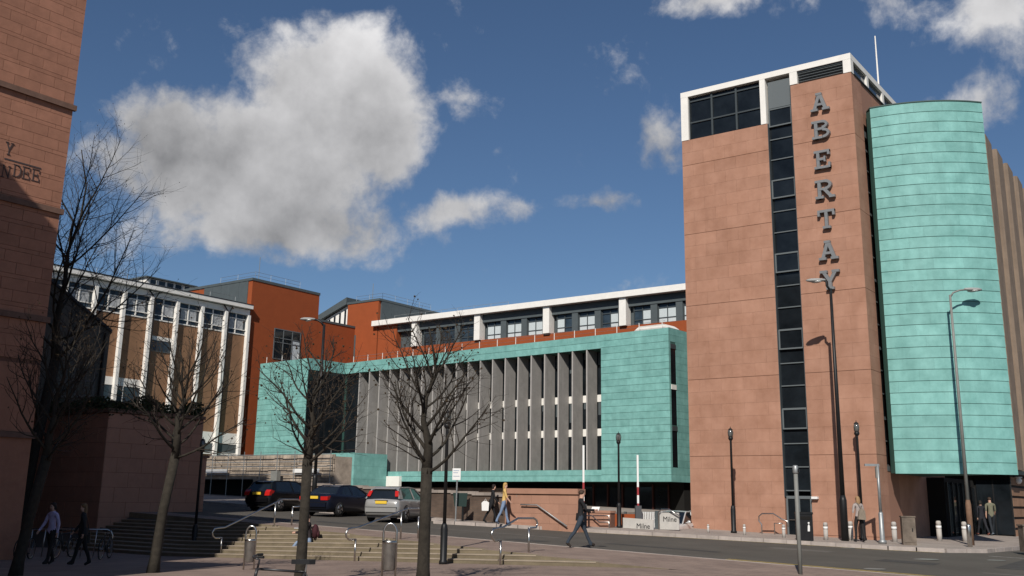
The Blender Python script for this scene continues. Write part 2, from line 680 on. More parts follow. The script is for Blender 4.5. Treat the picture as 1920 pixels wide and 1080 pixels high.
def place(root, first, loc, rz=0.0, label=None, scale=1.0):
    o = root if first else copy_tree(root)
    o.matrix_basis = Matrix.Translation(Vector(loc)) @ Matrix.Rotation(rz, 4, 'Z') @ Matrix.Scale(scale, 4)
    if label:
        o['label'] = label
    return o


def slabs(parent, name, u0, u1, z0, z1, course, width, gap, thick, m, fn, limit=10 ** 6, seed=1, frame=None, stagger=True, jitter=0.0, gapu=None, rnd_off=False):
    """individual stones / panels over a rectangle; fn(u0,u1,z0,z1)->box bounds; returns how many"""
    rnd = random.Random(seed)
    n = 0
    rows = max(1, round((z1 - z0) / course))
    ch = (z1 - z0) / rows
    for r in range(rows):
        cols = max(1, round((u1 - u0) / width))
        w = (u1 - u0) / cols
        off = (w / 2 if (stagger and r % 2) else 0)
        if rnd_off:
            off = w * rnd.uniform(.1, .9)
        edges = [u0] + [u0 + off + w * k for k in range(0 if off else 1, cols + 1) if u0 + off + w * k < u1 - .12 * w] + [u1]
        for a, b in zip(edges, edges[1:]):
            gu = gap if gapu is None else gapu
            bb = fn(a + gu / 2, b - gu / 2, z0 + r * ch + gap / 2, z0 + (r + 1) * ch - gap / 2, rnd.random() * jitter)
            box(parent, name, bb, m, frame)
            n += 1
    return n


def text_mesh(txt, size, depth, mats, name, parent, basis):
    cu = bpy.data.curves.new('t', 'FONT')
    cu.body = txt
    cu.size = size
    cu.extrude = depth
    cu.align_x = 'CENTER'
    ob = bpy.data.objects.new('t', cu)
    COL.objects.link(ob)
    dg = bpy.context.evaluated_depsgraph_get()
    me = bpy.data.meshes.new_from_object(ob.evaluated_get(dg))
    bpy.data.objects.remove(ob)
    me.name = name
    me.materials.clear()
    me.materials.append(mats)
    return link(name, me, parent, basis)


# slab-serif letters as strokes: lists of convex polygons in a unit box (x 0..1, y 0..1)
def bar(x0, y0, x1, y1, w):
    d = Vector((x1 - x0, y1 - y0)).normalized()
    n = Vector((-d.y, d.x)) * w / 2
    return [(x0 + n.x, y0 + n.y), (x0 - n.x, y0 - n.y), (x1 - n.x, y1 - n.y), (x1 + n.x, y1 + n.y)]


def rc(x0, y0, x1, y1):
    return [(x0, y0), (x1, y0), (x1, y1), (x0, y1)]


def arc(cx, cy, rx, ry, a0, a1, w, n=7):
    out = []
    for i in range(n):
        t0, t1 = R(a0 + (a1 - a0) * i / n), R(a0 + (a1 - a0) * (i + 1) / n)
        out.append([(cx + (rx - w) * math.cos(t0), cy + (ry - w) * math.sin(t0)), (cx + rx * math.cos(t0), cy + ry * math.sin(t0)),
                    (cx + rx * math.cos(t1), cy + ry * math.sin(t1)), (cx + (rx - w) * math.cos(t1), cy + (ry - w) * math.sin(t1))])
    return out


def letter_polys(ch, s=.16, f=.12):
    if ch == 'A':
        return [bar(.2, .06, .5, .97, s), bar(.8, .06, .5, .97, s), rc(.28, .28, .72, .28 + f), rc(0, 0, .38, f), rc(.62, 0, 1, f), rc(.3, 1 - f, .62, 1)]
    if ch == 'B':
        return [rc(.14, 0, .14 + s, 1), rc(0, 0, .55, f), rc(0, 1 - f, .55, 1), rc(.2, .47, .6, .47 + f)] + arc(.55, .765, .33, .235, -90, 90, f * 1.1) + arc(.58, .27, .38, .27, -90, 90, f * 1.1)
    if ch == 'E':
        return [rc(.14, 0, .14 + s, 1), rc(0, 0, .92, f), rc(0, 1 - f, .9, 1), rc(.2, .45, .66, .45 + f), rc(.92 - f, 0, .92, .3), rc(.9 - f, .72, .9, 1), rc(.66 - f * .8, .36, .66, .66)]
    if ch == 'R':
        return [rc(.14, 0, .14 + s, 1), rc(0, 0, .44, f), rc(0, 1 - f, .55, 1), rc(.2, .44, .6, .44 + f), bar(.5, .48, .84, .05, s), rc(.72, 0, 1.02, f)] + arc(.53, .72, .36, .28, -90, 90, f * 1.15)
    if ch == 'T':
        return [rc(.5 - s / 2, 0, .5 + s / 2, 1), rc(.28, 0, .72, f), rc(.02, 1 - f, .98, 1), rc(.02, .68, .02 + f, 1), rc(.98 - f, .68, .98, 1)]
    if ch == 'Y':
        return [rc(.5 - s / 2, 0, .5 + s / 2, .48), bar(.5, .42, .18, .95, s), bar(.5, .42, .82, .95, s), rc(.3, 0, .7, f), rc(0, 1 - f, .38, 1), rc(.62, 1 - f, 1, 1)]
    if ch == 'N':
        return [rc(.12, 0, .12 + s * .7, 1), rc(.88 - s * .7, 0, .88, 1), bar(.14, .97, .86, .03, s), rc(0, 0, .34, f), rc(0, 1 - f, .24, 1), rc(.68, 1 - f, 1, 1)]
    if ch == 'D':
        return [rc(.12, 0, .12 + s, 1), rc(0, 0, .5, f), rc(0, 1 - f, .5, 1)] + arc(.48, .5, .46, .5, -90, 90, s * .9, 10)
    return []


def letter_mesh(ch, w, h, d, s=.16, f=.12, name='letter', m=None):
    mb = MB()
    for i, poly in enumerate(letter_polys(ch, s, f)):
        e = .0025 * i
        mb.prism([((x - .5) * w, (y - .5) * h) for x, y in poly], 0, d + e, lambda a, b, hh: (a, -hh, b))
    return mb.mesh(name, m)

# ------------------------------------------------------------------ ground, road, pavements, steps
def sheet(name, xs, ys, fz, m, parent=None):
    mb = MB()
    for y in ys:
        for x in xs:
            mb.v.append((x, y, fz(x, y)))
    n = len(xs)
    for j in range(len(ys) - 1):
        for i in range(n - 1):
            mb.f.append((j * n + i, j * n + i + 1, (j + 1) * n + i + 1, (j + 1) * n + i))
            mb.mi.append(0)
    return mb.build(name, m, parent, origin=False)


STEP_Y, TREAD, RISE, NST = 23.7, .36, .125, 9


def gnd(x, y):
    return (zlow(x, y) if y < STEP_Y + .01 else zup(x, y)) - (.14 if y < 24 else .035)


structure(sheet('ground', [-1500, -400, -120, -62, -33, -13, 30, 120, 400, 1500], [-1200, -200, -20, 0, STEP_Y, STEP_Y + TREAD * NST + .3, 40, 90, 300, 1800], gnd, M_asph))
xs = [-41 + i for i in range(0, 72)]
ys = [-19 + i * .99 for i in range(0, 43)] + [STEP_Y]
structure(sheet('plaza', xs, ys, lambda x, y: zlow(x, y), M_pave))

ROADN = 28.2
KERB = [(-62, 38.4), (-60, 38.2), (-42, 37.0), (-29.9, 36.7), (-29.5, 34.95), (-23.9, 36.5), (-19.4, 37.9), (-15.2, 38.9), (-11.6, 39.5), (-9.8, 40.3), (-8.8, 42.0), (-8.4, 46.0), (-7.7, 90)]
mb = MB()
rp = [(-62, ROADN), (30, ROADN), (30, 90)] + [(x, y) for x, y in reversed(KERB)]
mb.face([(x, y, zup(x, y) - .012) for x, y in rp])
me = mb.mesh('road', M_asph)
bm = bmesh.new()
bm.from_mesh(me)
bmesh.ops.triangulate(bm, faces=bm.faces)
for f in bm.faces:
    if f.normal.z < 0:
        f.normal_flip()
bm.to_mesh(me)
bm.free()
structure(link('road', me))

# near pavement: begins behind the steps, step by step, and slopes with the street
XK = [-12.35] + [-13 - (RISE * k - .04) / .058 for k in range(1, NST + 1)] + [-62]
mb = MB()
for k in range(NST + 1):
    xa, xb, y0 = XK[k + 1], XK[k], STEP_Y + TREAD * k
    mb.face([(xa, y0, zup(xa, y0)), (xb, y0, zup(xb, y0)), (xb, ROADN, zup(xb, ROADN)), (xa, ROADN, zup(xa, ROADN))], 0)
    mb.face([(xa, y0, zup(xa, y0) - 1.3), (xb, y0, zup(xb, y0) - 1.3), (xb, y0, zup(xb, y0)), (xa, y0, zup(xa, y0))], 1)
xa, xb = XK[0], 30
mb.face([(xa, STEP_Y, zup(xa, STEP_Y) + .002), (xb, STEP_Y, zup(xb, STEP_Y) + .002), (xb, ROADN, zup(xb, ROADN)), (xa, ROADN, zup(xa, ROADN))], 0)
mb.face([(-62, ROADN, zup(-62, ROADN)), (30, ROADN, zup(30, ROADN)), (30, ROADN, zup(30, ROADN) - .05), (-62, ROADN, zup(-62, ROADN) - .05)], 0)
structure(mb.build('near_pavement', [M_pave, M_riser], origin=False))
steps = structure(thing('stone_steps', 'wide stone steps dying out into the sloping pavement', 'steps', (-26, STEP_Y, -.4)))
for k in range(1, NST + 1):
    mb = MB()
    xa, xb, y0, y1 = -40, XK[k], STEP_Y + TREAD * (k - 1), STEP_Y + TREAD * k + .05
    n = 9
    X = [xb + (xa - xb) * i / n for i in range(n + 1)]
    for a, b in zip(X, X[1:]):
        za, zb = zlow(a, y0) + RISE * k, zlow(b, y0) + RISE * k
        mb.face([(a, y0, za), (b, y0, zb), (b, y1, zb), (a, y1, za)], 0)
        mb.face([(a, y0, za - .03), (b, y0, zb - .03), (b, y0, zb), (a, y0, za)], 0)
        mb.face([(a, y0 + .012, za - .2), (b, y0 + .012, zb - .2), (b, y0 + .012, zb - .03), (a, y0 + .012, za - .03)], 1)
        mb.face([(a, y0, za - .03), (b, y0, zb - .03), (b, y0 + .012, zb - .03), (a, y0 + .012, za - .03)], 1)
    za = zlow(xb, y0) + RISE * k
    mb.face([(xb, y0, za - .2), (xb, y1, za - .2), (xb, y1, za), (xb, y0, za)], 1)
    mb.build('step', [M_step, M_riser], steps, origin=True, fix=False)

# far pavement with kerb stones
mb = MB()
pp = KERB + [(-21.6, 90), (-21.6, 40.9), (-34, 40.9), (-34, 90), (-62, 90)]
mb.face([(x, y, zup(x, y) + .12) for x, y in pp])
me = mb.mesh('far_pavement', M_pavefar)
bm = bmesh.new()
bm.from_mesh(me)
bmesh.ops.triangulate(bm, faces=bm.faces)
for f in bm.faces:
    if f.normal.z < 0:
        f.normal_flip()
bm.to_mesh(me)
bm.free()
farp = structure(link('far_pavement', me))
kn = 0
for (x0, y0), (x1, y1) in zip(KERB[1:-1], KERB[2:]):
    L = math.hypot(x1 - x0, y1 - y0)
    n = max(1, round(L / .95))
    if y1 > 80 :
        n = 22
    a = math.atan2(y1 - y0, x1 - x0)
    for i in range(n):
        if kn > 110:
            break
        t = (i + .5) / n
        x, y = x0 + (x1 - x0) * t, y0 + (y1 - y0) * t
        ln = min(L / n, .95) - .012
        sl = math.atan2(zup(x1, y1) - zup(x0, y0), L)
        mb = Matrix.Translation((x, y, zup(x, y) + .052)) @ Matrix.Rotation(a, 4, 'Z') @ Matrix.Rotation(-sl, 4, 'Y')
        box(farp, 'kerb_stone', (-ln / 2, ln / 2, -.07, .08, -.075, .075), M_kerb, mb)
        kn += 1
# near dropped kerb: flush granite setts along the carriageway edge
for i in range(64):
    x = -52 + i * .95
    sl = math.atan(-.03)
    mb = Matrix.Translation((x, ROADN - .07, zup(x, ROADN) - .035)) @ Matrix.Rotation(-sl, 4, 'Y')
    box(bpy.data.objects['near_pavement'], 'kerb_stone', (-.468, .468, -.075, .075, -.045, .042), M_kerb, mb)

# painted lines and covers on the road
def strip(name, pts, w, m, lift=.006):
    mb = MB()
    L, Rr = [], []
    for i, p in enumerate(pts):
        a = Vector(pts[max(0, i - 1)])
        b = Vector(pts[min(len(pts) - 1, i + 1)])
        d = (b - a).normalized()
        n = Vector((-d.y, d.x)) * w / 2
        L.append(Vector(p) + n)
        Rr.append(Vector(p) - n)
    for i in range(len(pts) - 1):
        q = [L[i], L[i + 1], Rr[i + 1], Rr[i]]
        mb.face([(v.x, v.y, zup(v.x, v.y) - .012 + lift) for v in q])
    return mb.build(name, m, bpy.data.objects['road'], origin=False)


strip('yellow_line', [(-13.0 + i, ROADN + .28) for i in range(0, 26)], .09, M_yellow)
strip('yellow_line', [(-13.0 + i, ROADN + .48) for i in range(0, 26)], .09, M_yellow)
strip('yellow_line', [(x + .25 * 0, y - .32) for x, y in KERB[5:10]], .08, M_yellow)
mb = MB()
for (u, v, r) in [(1735, 1048, .42), (1590, 1027, .25), (1868, 1050, .3), (1640, 1066, .3)]:
    p = onG(u, v)
    q = MB().lathe([(r, -.008), (r, -.004)], 18, (p.x, p.y, p.z - .0))
    q.build('drain_cover', M_greypole, bpy.data.objects['road'])

rp_ = random.Random(77)
for (x, y, w, h, m_) in [(-16.5, 31.2, 4.2, .5, M_patch), (-9.2, 33.4, 1.7, 1.1, M_patch), (-24.2, 32.0, 6.5, .35, M_patch2), (-13.4, 35.6, 2.2, .8, M_patch2), (-6.5, 36.5, .9, 5.5, M_patch), (-20.8, 29.6, 1.4, .9, M_patch), (-5.2, 31.3, 3.0, .45, M_patch2), (-30.5, 30.6, 3.4, .6, M_patch)]:
    q = MB()
    c = [(-w / 2, -h / 2), (w / 2, -h / 2), (w / 2, h / 2), (-w / 2, h / 2)]
    q.face([(x + a + rp_.uniform(-.08, .08), y + b + rp_.uniform(-.05, .05), 0) for a, b in c])
    q.v = [(a, b, zup(a, b) - .012 + .004) for a, b, _ in q.v]
    q.build('tarmac_patch', m_, bpy.data.objects['road'], origin=False)
strip('edge_line', [(-8.3 + i * .45, 40.0 + .0 * i) for i in range(0, 9)], .1, M_linewhite, .007)

# ------------------------------------------------------------------ the stone tower
TX0, TX1, TY = -21.45, -12.985, 43.5
SX0, SX1 = -17.0, -15.81
tower = thing('stone_tower', 'tall pink sandstone tower with white roof frame, dark window strip and vertical lettering', 'tower', ((TX0 + TX1) / 2, TY + 5, .2))
TB = TY + 11
S = .022
box(tower, 'wall', (TX0, SX0, TY, TB, -.2, 19.11), M_towerback)
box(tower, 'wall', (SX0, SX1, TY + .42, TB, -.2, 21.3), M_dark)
box(tower, 'wall', (SX1, TX1, TY, 44.85, -.2, 20.74), M_towerback)
box(tower, 'wall', (SX1, TX1 - .35, 44.85, 46.5, -.2, 18.7), M_dark)
box(tower, 'wall', (SX1, TX1, 44.85, 46.5, 18.7, 20.74), M_towerback)
box(tower, 'wall', (SX1, TX1, 44.85, 46.5, -.2, 3.3), M_towerback)
box(tower, 'wall', (SX1, TX1, 46.5, TB, -.2, 20.74), M_tower)
cnt = 0
G = .005
FL = [-.2, .4, 3.72, 7.24, 10.76, 14.28, 17.80]
def front(a, b, c, d, j):
    return (a, b, TY - S, TY + .004, c, d)
def side(a, b, c, d, j):
    return (TX1 - .004, TX1 + S, a, b, c, d)
for z0, z1 in zip(FL, FL[1:] + [19.11]):
    cnt += slabs(tower, 'stone_slab', TX0, SX0, z0 + .008, z1 - .008, .588, 1.15, G, S, M_tower, front)
for z0, z1 in zip(FL, FL[1:] + [20.74]):
    cnt += slabs(tower, 'stone_slab', SX1, TX1 + S, z0 + .008, z1 - .008, .588, 1.2, G, S, M_tower, front)
for z0, z1 in zip(FL, FL[1:] + [20.74]):
    cnt += slabs(tower, 'stone_slab', TY + .005, 44.85, z0 + .008, z1 - .008, .588, 1.36, G, S, M_tower, side)
print('tower slabs', cnt)
# left return of the tower (seen from a step to the left): plain rendered stone
box(tower, 'wall', (TX0 - S, TX0 - .001, TY, TB, -.2, 19.11), M_tower)
# white crown
cr = box(tower, 'roof_frame', (TX0 - .02, TX1 + .05, TY - .05, TB, 21.38, 21.66), M_white)
for x0, x1, z0 in [(TX0 - .018, -21.08, 19.11), (-17.31, -17.04, 19.11), (-15.82, -15.46, 20.76), (-13.3, TX1 + .045, 20.745)]:
    box(cr, 'pier', (x0, x1, TY - .045, TY + .32, z0, 21.38), M_white)
box(cr, 'pier', (TX0 - .018, TX0 + .3, TB - .4, TB, 19.11, 21.38), M_white)
for y0 in (45.75, 48.2, 50.9):
    box(cr, 'pier', (TX1 - .3, TX1 + .045, y0, y0 + .3, 20.745, 21.38), M_white)
box(tower, 'roof_sill', (TX1 - .3, TX1 + .07, TY + .33, TB, 20.745, 20.80), M_darkframe)
box(tower, 'roof_block', (TX0 + .3, TX1 - .3, TY + .6, TB - .1, 20.0, 21.379), M_dark)
box(tower, 'louvre_back', (-15.46, -13.3, TY + .2, TY + .5, 20.76, 21.38), M_dark)
lou = thing
lv = box(tower, 'louvre_frame', (-15.455, -13.305, TY + .02, TY + .10, 21.30, 21.375), M_darkframe)
for i in range(4):
    box(lv, 'louvre_slat', (-15.44, -13.32, TY + .03, TY + .16, 20.80 + i * .135, 20.83 + i * .135), M_midframe, rot=Matrix.Rotation(R(-35), 4, 'X'))
box(tower, 'window', (TX1 - .12, TX1 - .06, TY + .4, TB, 20.80, 21.38), M_glass2)
# big corner window of the crown: 3 x 2 panes
wx = [-21.08, -19.86, -18.58, -17.31]
zz = [19.115, 20.02, 21.38]
wn = box(tower, 'window', (-21.08, -17.31, TY + .16, TY + .2, 19.11, 19.17), M_darkframe)
for i in range(3):
    for j in range(2):
        box(wn, 'pane', (wx[i] + .05, wx[i + 1] - .05, TY + .15, TY + .17, zz[j] + .05, zz[j + 1] - .05), M_glass)
for x in wx:
    box(wn, 'mullion', (x - .045 if x > -21 else x, x + .045, TY + .08, TY + .145, 19.17, 21.375), M_darkframe)
for z in (20.02, 21.14):
    box(wn, 'transom', (-21.03, -17.36, TY + .09, TY + .147, z - .035, z + .035), M_darkframe)
box(wn, 'blind', (-21.0, -20.75, TY + .18, TY + .19, 19.2, 20.0), M_greyclad)
# the window strip: an opening light and three panes to every storey
def strip_storey(ztop, n=4):
    z = ztop
    a = box(tower, 'window', (SX0 + .03, SX1 - .03, TY + .06, TY + .16, z - .9, z - .84), M_midframe)
    box(a, 'frame', (SX0 + .03, SX1 - .03, TY + .06, TY + .16, z - .06, z), M_midframe)
    for x in (SX0 + .03, SX1 - .09):
        box(a, 'frame', (x, x + .06, TY + .062, TY + .158, z - .84, z - .06), M_midframe)
    box(a, 'pane', (SX0 + .09, SX1 - .09, TY + .10, TY + .12, z - .84, z - .06), M_glass)
    z -= .9
    for h in (.62, 1.0, 1.0):
        if z - h < 1.95:
            h = z - 1.95
            if h < .2:
                break
        p = box(tower, 'window', (SX0 + .005, SX1 - .005, TY + .19, TY + .22, z - h + .03, z - .005), M_glass)
        box(p, 'transom', (SX0 + .003, SX1 - .003, TY + .13, TY + .23, z - h - .018, z - h + .028), M_midframe)
        z -= h


for zt in (19.82, 16.30, 12.78, 9.26, 5.74):
    strip_storey(zt)
box(tower, 'grey_panel', (SX0 + .04, SX1 - .04, TY + .10, TY + .2, 19.86, 21.2), M_midframe)
box(tower, 'strip_reveal', (SX0 - .004, SX0 + .028, TY - S - .004, TY + .42, 1.95, 19.1), M_darkframe)
box(tower, 'strip_reveal', (SX1 - .028, SX1 + .004, TY - S - .004, TY + .42, 1.95, 20.74), M_darkframe)
dr = box(tower, 'door', (SX0 + .05, SX1 - .05, TY + .06, TY + .14, 1.88, 2.0), M_midframe)
for x in (SX0 + .03, -16.44, SX1 - .1):
    box(dr, 'frame', (x, x + .075, TY + .06, TY + .15, .25, 1.88), M_midframe)
for x in (SX0 + .11, -16.36):
    box(dr, 'pane', (x, x + .45, TY + .10, TY + .12, .3, 1.86), M_glass)
    box(dr, 'push_bar', (x + .03, x + .42, TY + .05, TY + .075, .98, 1.02), M_steel)
box(tower, 'wall_light', (SX1 + .05, SX1 + .32, TY - .2, TY - S, 1.88, 1.98), M_signwhite)
# lettering
M_letter = mat('letter_metal', (.20, .205, .21), .5, metal=.15, var=.1, scale=5)
for ch, zc in zip('ABERTAY', (19.57, 18.23, 16.80, 15.40, 14.00, 12.58, 11.24)):
    w = .86 if ch not in 'TE' else .80
    me = letter_mesh(ch, w, .86, .16, .17, .13, 'letter', M_letter)
    link('letter', me, tower, Matrix.Translation((-14.42, TY - S - .03, zc)))
# right face window strip beside the drum
for i in range(15):
    z0 = 3.35 + i * 1.02
    p = box(tower, 'window', (TX1 - .22, TX1 - .2, 44.9, 46.45, z0 + .03, z0 + .99), M_glass)
    box(p, 'transom', (TX1 - .25, TX1 - .14, 44.88, 46.47, z0 - .028, z0 + .026), M_midframe)
    if i % 3 == 1:
        box(p, 'frame', (TX1 - .2, TX1 - .1, 45.0, 45.06, z0 + .03, z0 + .97), M_midframe)
        box(p, 'frame', (TX1 - .2, TX1 - .1, 45.0, 45.9, z0 + .9, z0 + .969), M_midframe)
box(tower, 'grey_panel', (TX1 - .2, TX1 - .1, 44.87, 46.47, 18.2, 18.69), M_midframe)
box(tower, 'grey_panel', (TX1 - .2, TX1 + .02, 44.87, 46.47, 3.08, 3.29), M_midframe)
mb = MB().tube([(TX1 - 1.0, 49.5, 21.6), (TX1 - 1.0, 49.5, 26.3)], [.06, .035], 8)
p1 = onX(1650, 196, TX1 - .4)
mb = MB().tube([(p1.x, p1.y, 20.0), (p1.x, p1.y, onX(1637.5, 64, TX1 - .4).z)], [.055, .03], 8)
tag(mb.build('flagpole', M_white), 'slim bare white pole rising above the tower roof', 'pole')

# ------------------------------------------------------------------ the copper drum
DC, DR, DZ0, DZ1 = Vector((-12.8, 50.7, 0)), 6.0, 2.96, 19.3
drum = thing('copper_drum', 'curved verdigris copper drum overhanging the entrance beside the stone tower', 'drum', (DC.x, DC.y, DZ0))
A0, A1 = R(-88), R(-41)
mb = MB()
n = 40
arcp = [(DC.x + (DR - .03) * math.cos(A0 + (A1 - A0) * i / n), DC.y + (DR - .03) * math.sin(A0 + (A1 - A0) * i / n)) for i in range(n + 1)]
poly = arcp + [(TX1 + .1, DC.y - .6), (TX1 + .1, DC.y - 5.6)]
mb.prism(poly, DZ0 + .03, DZ1 - .05, lambda a, b, h: (a, b, h))
mb.build('core', M_copperseam, drum)
bands = 34
bh = (DZ1 - DZ0) / bands
cols = 4
PM = {}
for bnd in range(bands):
    key = bnd % 2
    for c in range(cols + 1):
        d = (A1 - A0) / cols
        a0 = A0 + d * (c - (0, .5, .25, .7)[bnd % 4])
        a1 = a0 + d
        a0, a1 = max(a0, A0), min(a1, A1)
        if a1 - a0 < .01:
            continue
        k = (round(a1 - a0, 4), )
        if k not in PM:
            q = MB()
            m_ = 7
            w = a1 - a0
            g = .00022
            lip = .020
            pr = [(DR - .028, 0.006), (DR + lip, .006), (DR + lip, .03), (DR, bh - .012), (DR - .028, bh - .012)]
            for i in range(m_ + 1):
                t = g + (w - 2 * g) * i / m_
                for r, z in pr:
                    q.v.append((r * math.cos(t), r * math.sin(t), z))
            for i in range(m_):
                for j in range(len(pr) - 1):
                    b = i * len(pr) + j
                    q.f.append((b, b + len(pr), b + len(pr) + 1, b + 1))
                    q.mi.append(0)
            q.f.append(tuple(range(len(pr))))
            q.f.append(tuple(m_ * len(pr) + j for j in reversed(range(len(pr)))))
            q.mi += [0, 0]
            PM[k] = q.mesh('copper_panel', M_copper)
        link('copper_panel', PM[k], drum, Matrix.Translation((DC.x, DC.y, DZ0 + bnd * bh)) @ Matrix.Rotation(a0, 4, 'Z'))
mb = MB()
cp = [(DC.x + (DR + .035) * math.cos(A0 + (A1 - A0) * i / n), DC.y + (DR + .035) * math.sin(A0 + (A1 - A0) * i / n)) for i in range(n + 1)] + [(TX1 + .1, DC.y - .5), (TX1 + .1, DC.y - 5.6)]
mb.prism(cp, DZ1 - .012, DZ1 + .035, lambda a, b, h: (a, b, h))
mb.build('roof_rim', mat('rim_dark', (.06, .10, .09), .7), drum)
# dark entrance under the drum
CXF_ = -10.5
ent = thing('glazed_entrance', 'dark glazed entrance recessed under the copper drum', 'entrance', (-11.5, 51, .3))
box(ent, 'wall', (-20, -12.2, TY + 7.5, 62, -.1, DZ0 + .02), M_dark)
for i in range(5):
    y = TY + 7.7 + i * .95
    w = box(ent, 'window', (-12.19, -12.15, y + .04, y + .91, .45, 2.7), M_glass)
    box(w, 'frame', (-12.2, -12.1, y - .04, y + .038, .35, 2.78), M_black)
for i in range(5):
    x = -12.9 - i * 0
w = box(ent, 'door', (-12.19, -12.15, TY + 12.6, TY + 14.2, .35, 2.6), M_glass)
for y in (TY + 12.55, TY + 13.38, TY + 14.2):
    box(w, 'frame', (-12.2, -12.1, y - .04, y + .04, .33, 2.65), M_black)
for i in range(2):
    x = -12.1 + i * .82
    w = box(ent, 'window', (x, x + .76, 57.0, 57.04, .35, 3.0), M_glass)
    box(w, 'frame', (x + .76, x + .82, 56.98, 57.08, .3, 3.05), M_black)
box(ent, 'wall', (-12.2, CXF_ - .0, 57.05, 57.18, -.1, 3.28), M_dark)

# ------------------------------------------------------------------ ribbed concrete building along the side street
CXF = -10.5
conc = thing('ribbed_concrete_building', 'brown ribbed concrete building with pale window slots along the side street', 'building', (-16, 70, .4))
box(conc, 'wall', (CXF - 12, CXF - .55, 56.4, 92, 3.5, 20.6), M_conc)
box(conc, 'soffit', (CXF - 12, CXF + .4, 56.4, 92, 3.3, 3.5), M_black)
base = box(conc, 'plinth_wall', (CXF - 12, CXF - .05, 57.2, 92, -.2, 3.3), mat('plinth', (.05, .04, .035), .9))
for i in range(6):
    box(base, 'stone_band', (CXF - .06, CXF + .02, 57.25, 91.9, .18 + i * .52, .58 + i * .52), mat('plinth_stone', (.30, .17, .105), .9, var=.2, scale=1.5, objvar=.1))
rb = MB()
PIT = 2.9
for i in range(12):
    y = 57.2 + i * PIT
    q = MB()
    pl = [(-.6, -.9), (.43, -.9), (.55, -.72), (.55, .72), (.43, .9), (-.6, .9)]
    q.prism([(CXF + a, y + b) for a, b in pl], 3.5, 21.5, lambda a, b, h: (a, b, h if h < 10 else 21.2 - (b - y + .9) * .12 - (.55 - (a - CXF)) * .35))
    rib = q.build('rib', M_conc, conc)
    for j, (z0, z1) in enumerate(((3.9, 8.6), (10.2, 14.2), (15.6, 19.0))):
        yy = y + PIT / 2
        w = box(conc, 'window', (CXF - .56, CXF - .5, yy - .5, yy + .5, z0, z1), M_glass)
        if True:
            box(rib, 'pale_reveal', (CXF - .12, CXF + .2, y - .94, y - .899, z0, z1), mat('pale_reveal', (.36, .31, .245), .8, var=.15, scale=2))
        box(w, 'spandrel', (CXF - .54, CXF - .15, yy - .5, yy + .5, z1, z1 + (1.4 if j < 2 else 2.2)), M_conc)
tag(MB().ell((CXF + .12, 58.6, 3.02), (.17, .17, .17), 12, 8).lathe([(.2, 3.16), (.2, 3.22)], 10, (CXF + .12, 58.6, 0)).build('globe_light', M_signwhite, None, smooth=True), 'small white globe light under the concrete soffit', 'light')

# ------------------------------------------------------------------ sunken forecourt between tower and copper box
fz = lambda x, y: zup(x, y) - .6
structure(sheet('forecourt', [-34, -21.6], [40.9, 90], fz, M_asph))
mb = MB()
for (xa, ya), (xb, yb) in (((-34, 40.9), (-21.6, 40.9)), ((-21.6, 40.9), (-21.6, 90)), ((-34, 40.9), (-34, 90))):
    mb.face([(xa, ya, fz(xa, ya) - .05), (xb, yb, fz(xb, yb) - .05), (xb, yb, zpav(xb, yb) - .003), (xa, ya, zpav(xa, ya) - .003)])
structure(mb.build('forecourt_edge', M_kerb, None, origin=False))

# ------------------------------------------------------------------ copper-clad box with concrete fins
CA = math.atan2(-2.77, 35.73)
CF = Matrix.Translation((-34.06, 66, 0)) @ Matrix.Rotation(CA, 4, 'Z')
CFI = CF.inverted()


def onC(u, v, y=0.0):
    c = CFI @ CAM
    d = CFI.to_3x3() @ ray(u, v)
    return c + d * ((y - c.y) / d.y)


copper = thing('copper_box', 'long verdigris copper box building framing a row of grey concrete fins', 'building', CF @ Vector((-18, 3, 1)), CA)
CT, CB = 14.1, 3.08
oR, oL = onC(1127, 652.6).x, onC(671, 760).x
oT, oB = 13.05, 3.95
print('opening', oR, oL, oT, oB)
DEP = 6.5
# core shells behind the panels (frame of the opening)
PT = .035
for b in ((oR, 0, PT, DEP, CB, CT), (-35.84, oR, PT, 1.75, oT, CT), (-35.84, oR, PT, 1.75, CB, oB), (-35.84, oR, 1.75, DEP, CB, CT), (-43.2, -35.84 - PT, -4.4 + PT, DEP, 1.0, CT)):
    box(copper, 'core', b, M_copperseam, CF)
box(copper, 'roof', (-43.2, -.02, -.1 + .2, DEP, CT - .02, CT + .02), M_greyclad, CF)
nb = 22


def pf(a, b, c, d, j):
    return (a, b, -.012 - j, PT + .002, c, d)


cn = 0
ph = (CT - CB) / nb
# right solid part
for k in range(nb):
    z0, z1 = CB + k * ph, CB + (k + 1) * ph
    cn += slabs(copper, 'copper_panel', oR if (z0 > oB - .05 and z1 < oT + .05) else oR, .012, z0, z1, 1, 2.0, .022, 0, M_copper, pf, frame=CF, gapu=.0025, rnd_off=True, seed=k, jitter=.012)
# fascia above and band below the opening
cn += slabs(copper, 'copper_panel', -35.84, oR, oT, CT, ph, 2.35, .022, 0, M_copper, pf, frame=CF, gapu=.0025, rnd_off=True, seed=90, jitter=.012)
cn += slabs(copper, 'copper_panel', -35.84, oR, CB, oB, ph, 3.0, .022, 0, M_copper, pf, frame=CF, gapu=.0025, rnd_off=True, seed=91, jitter=.012)
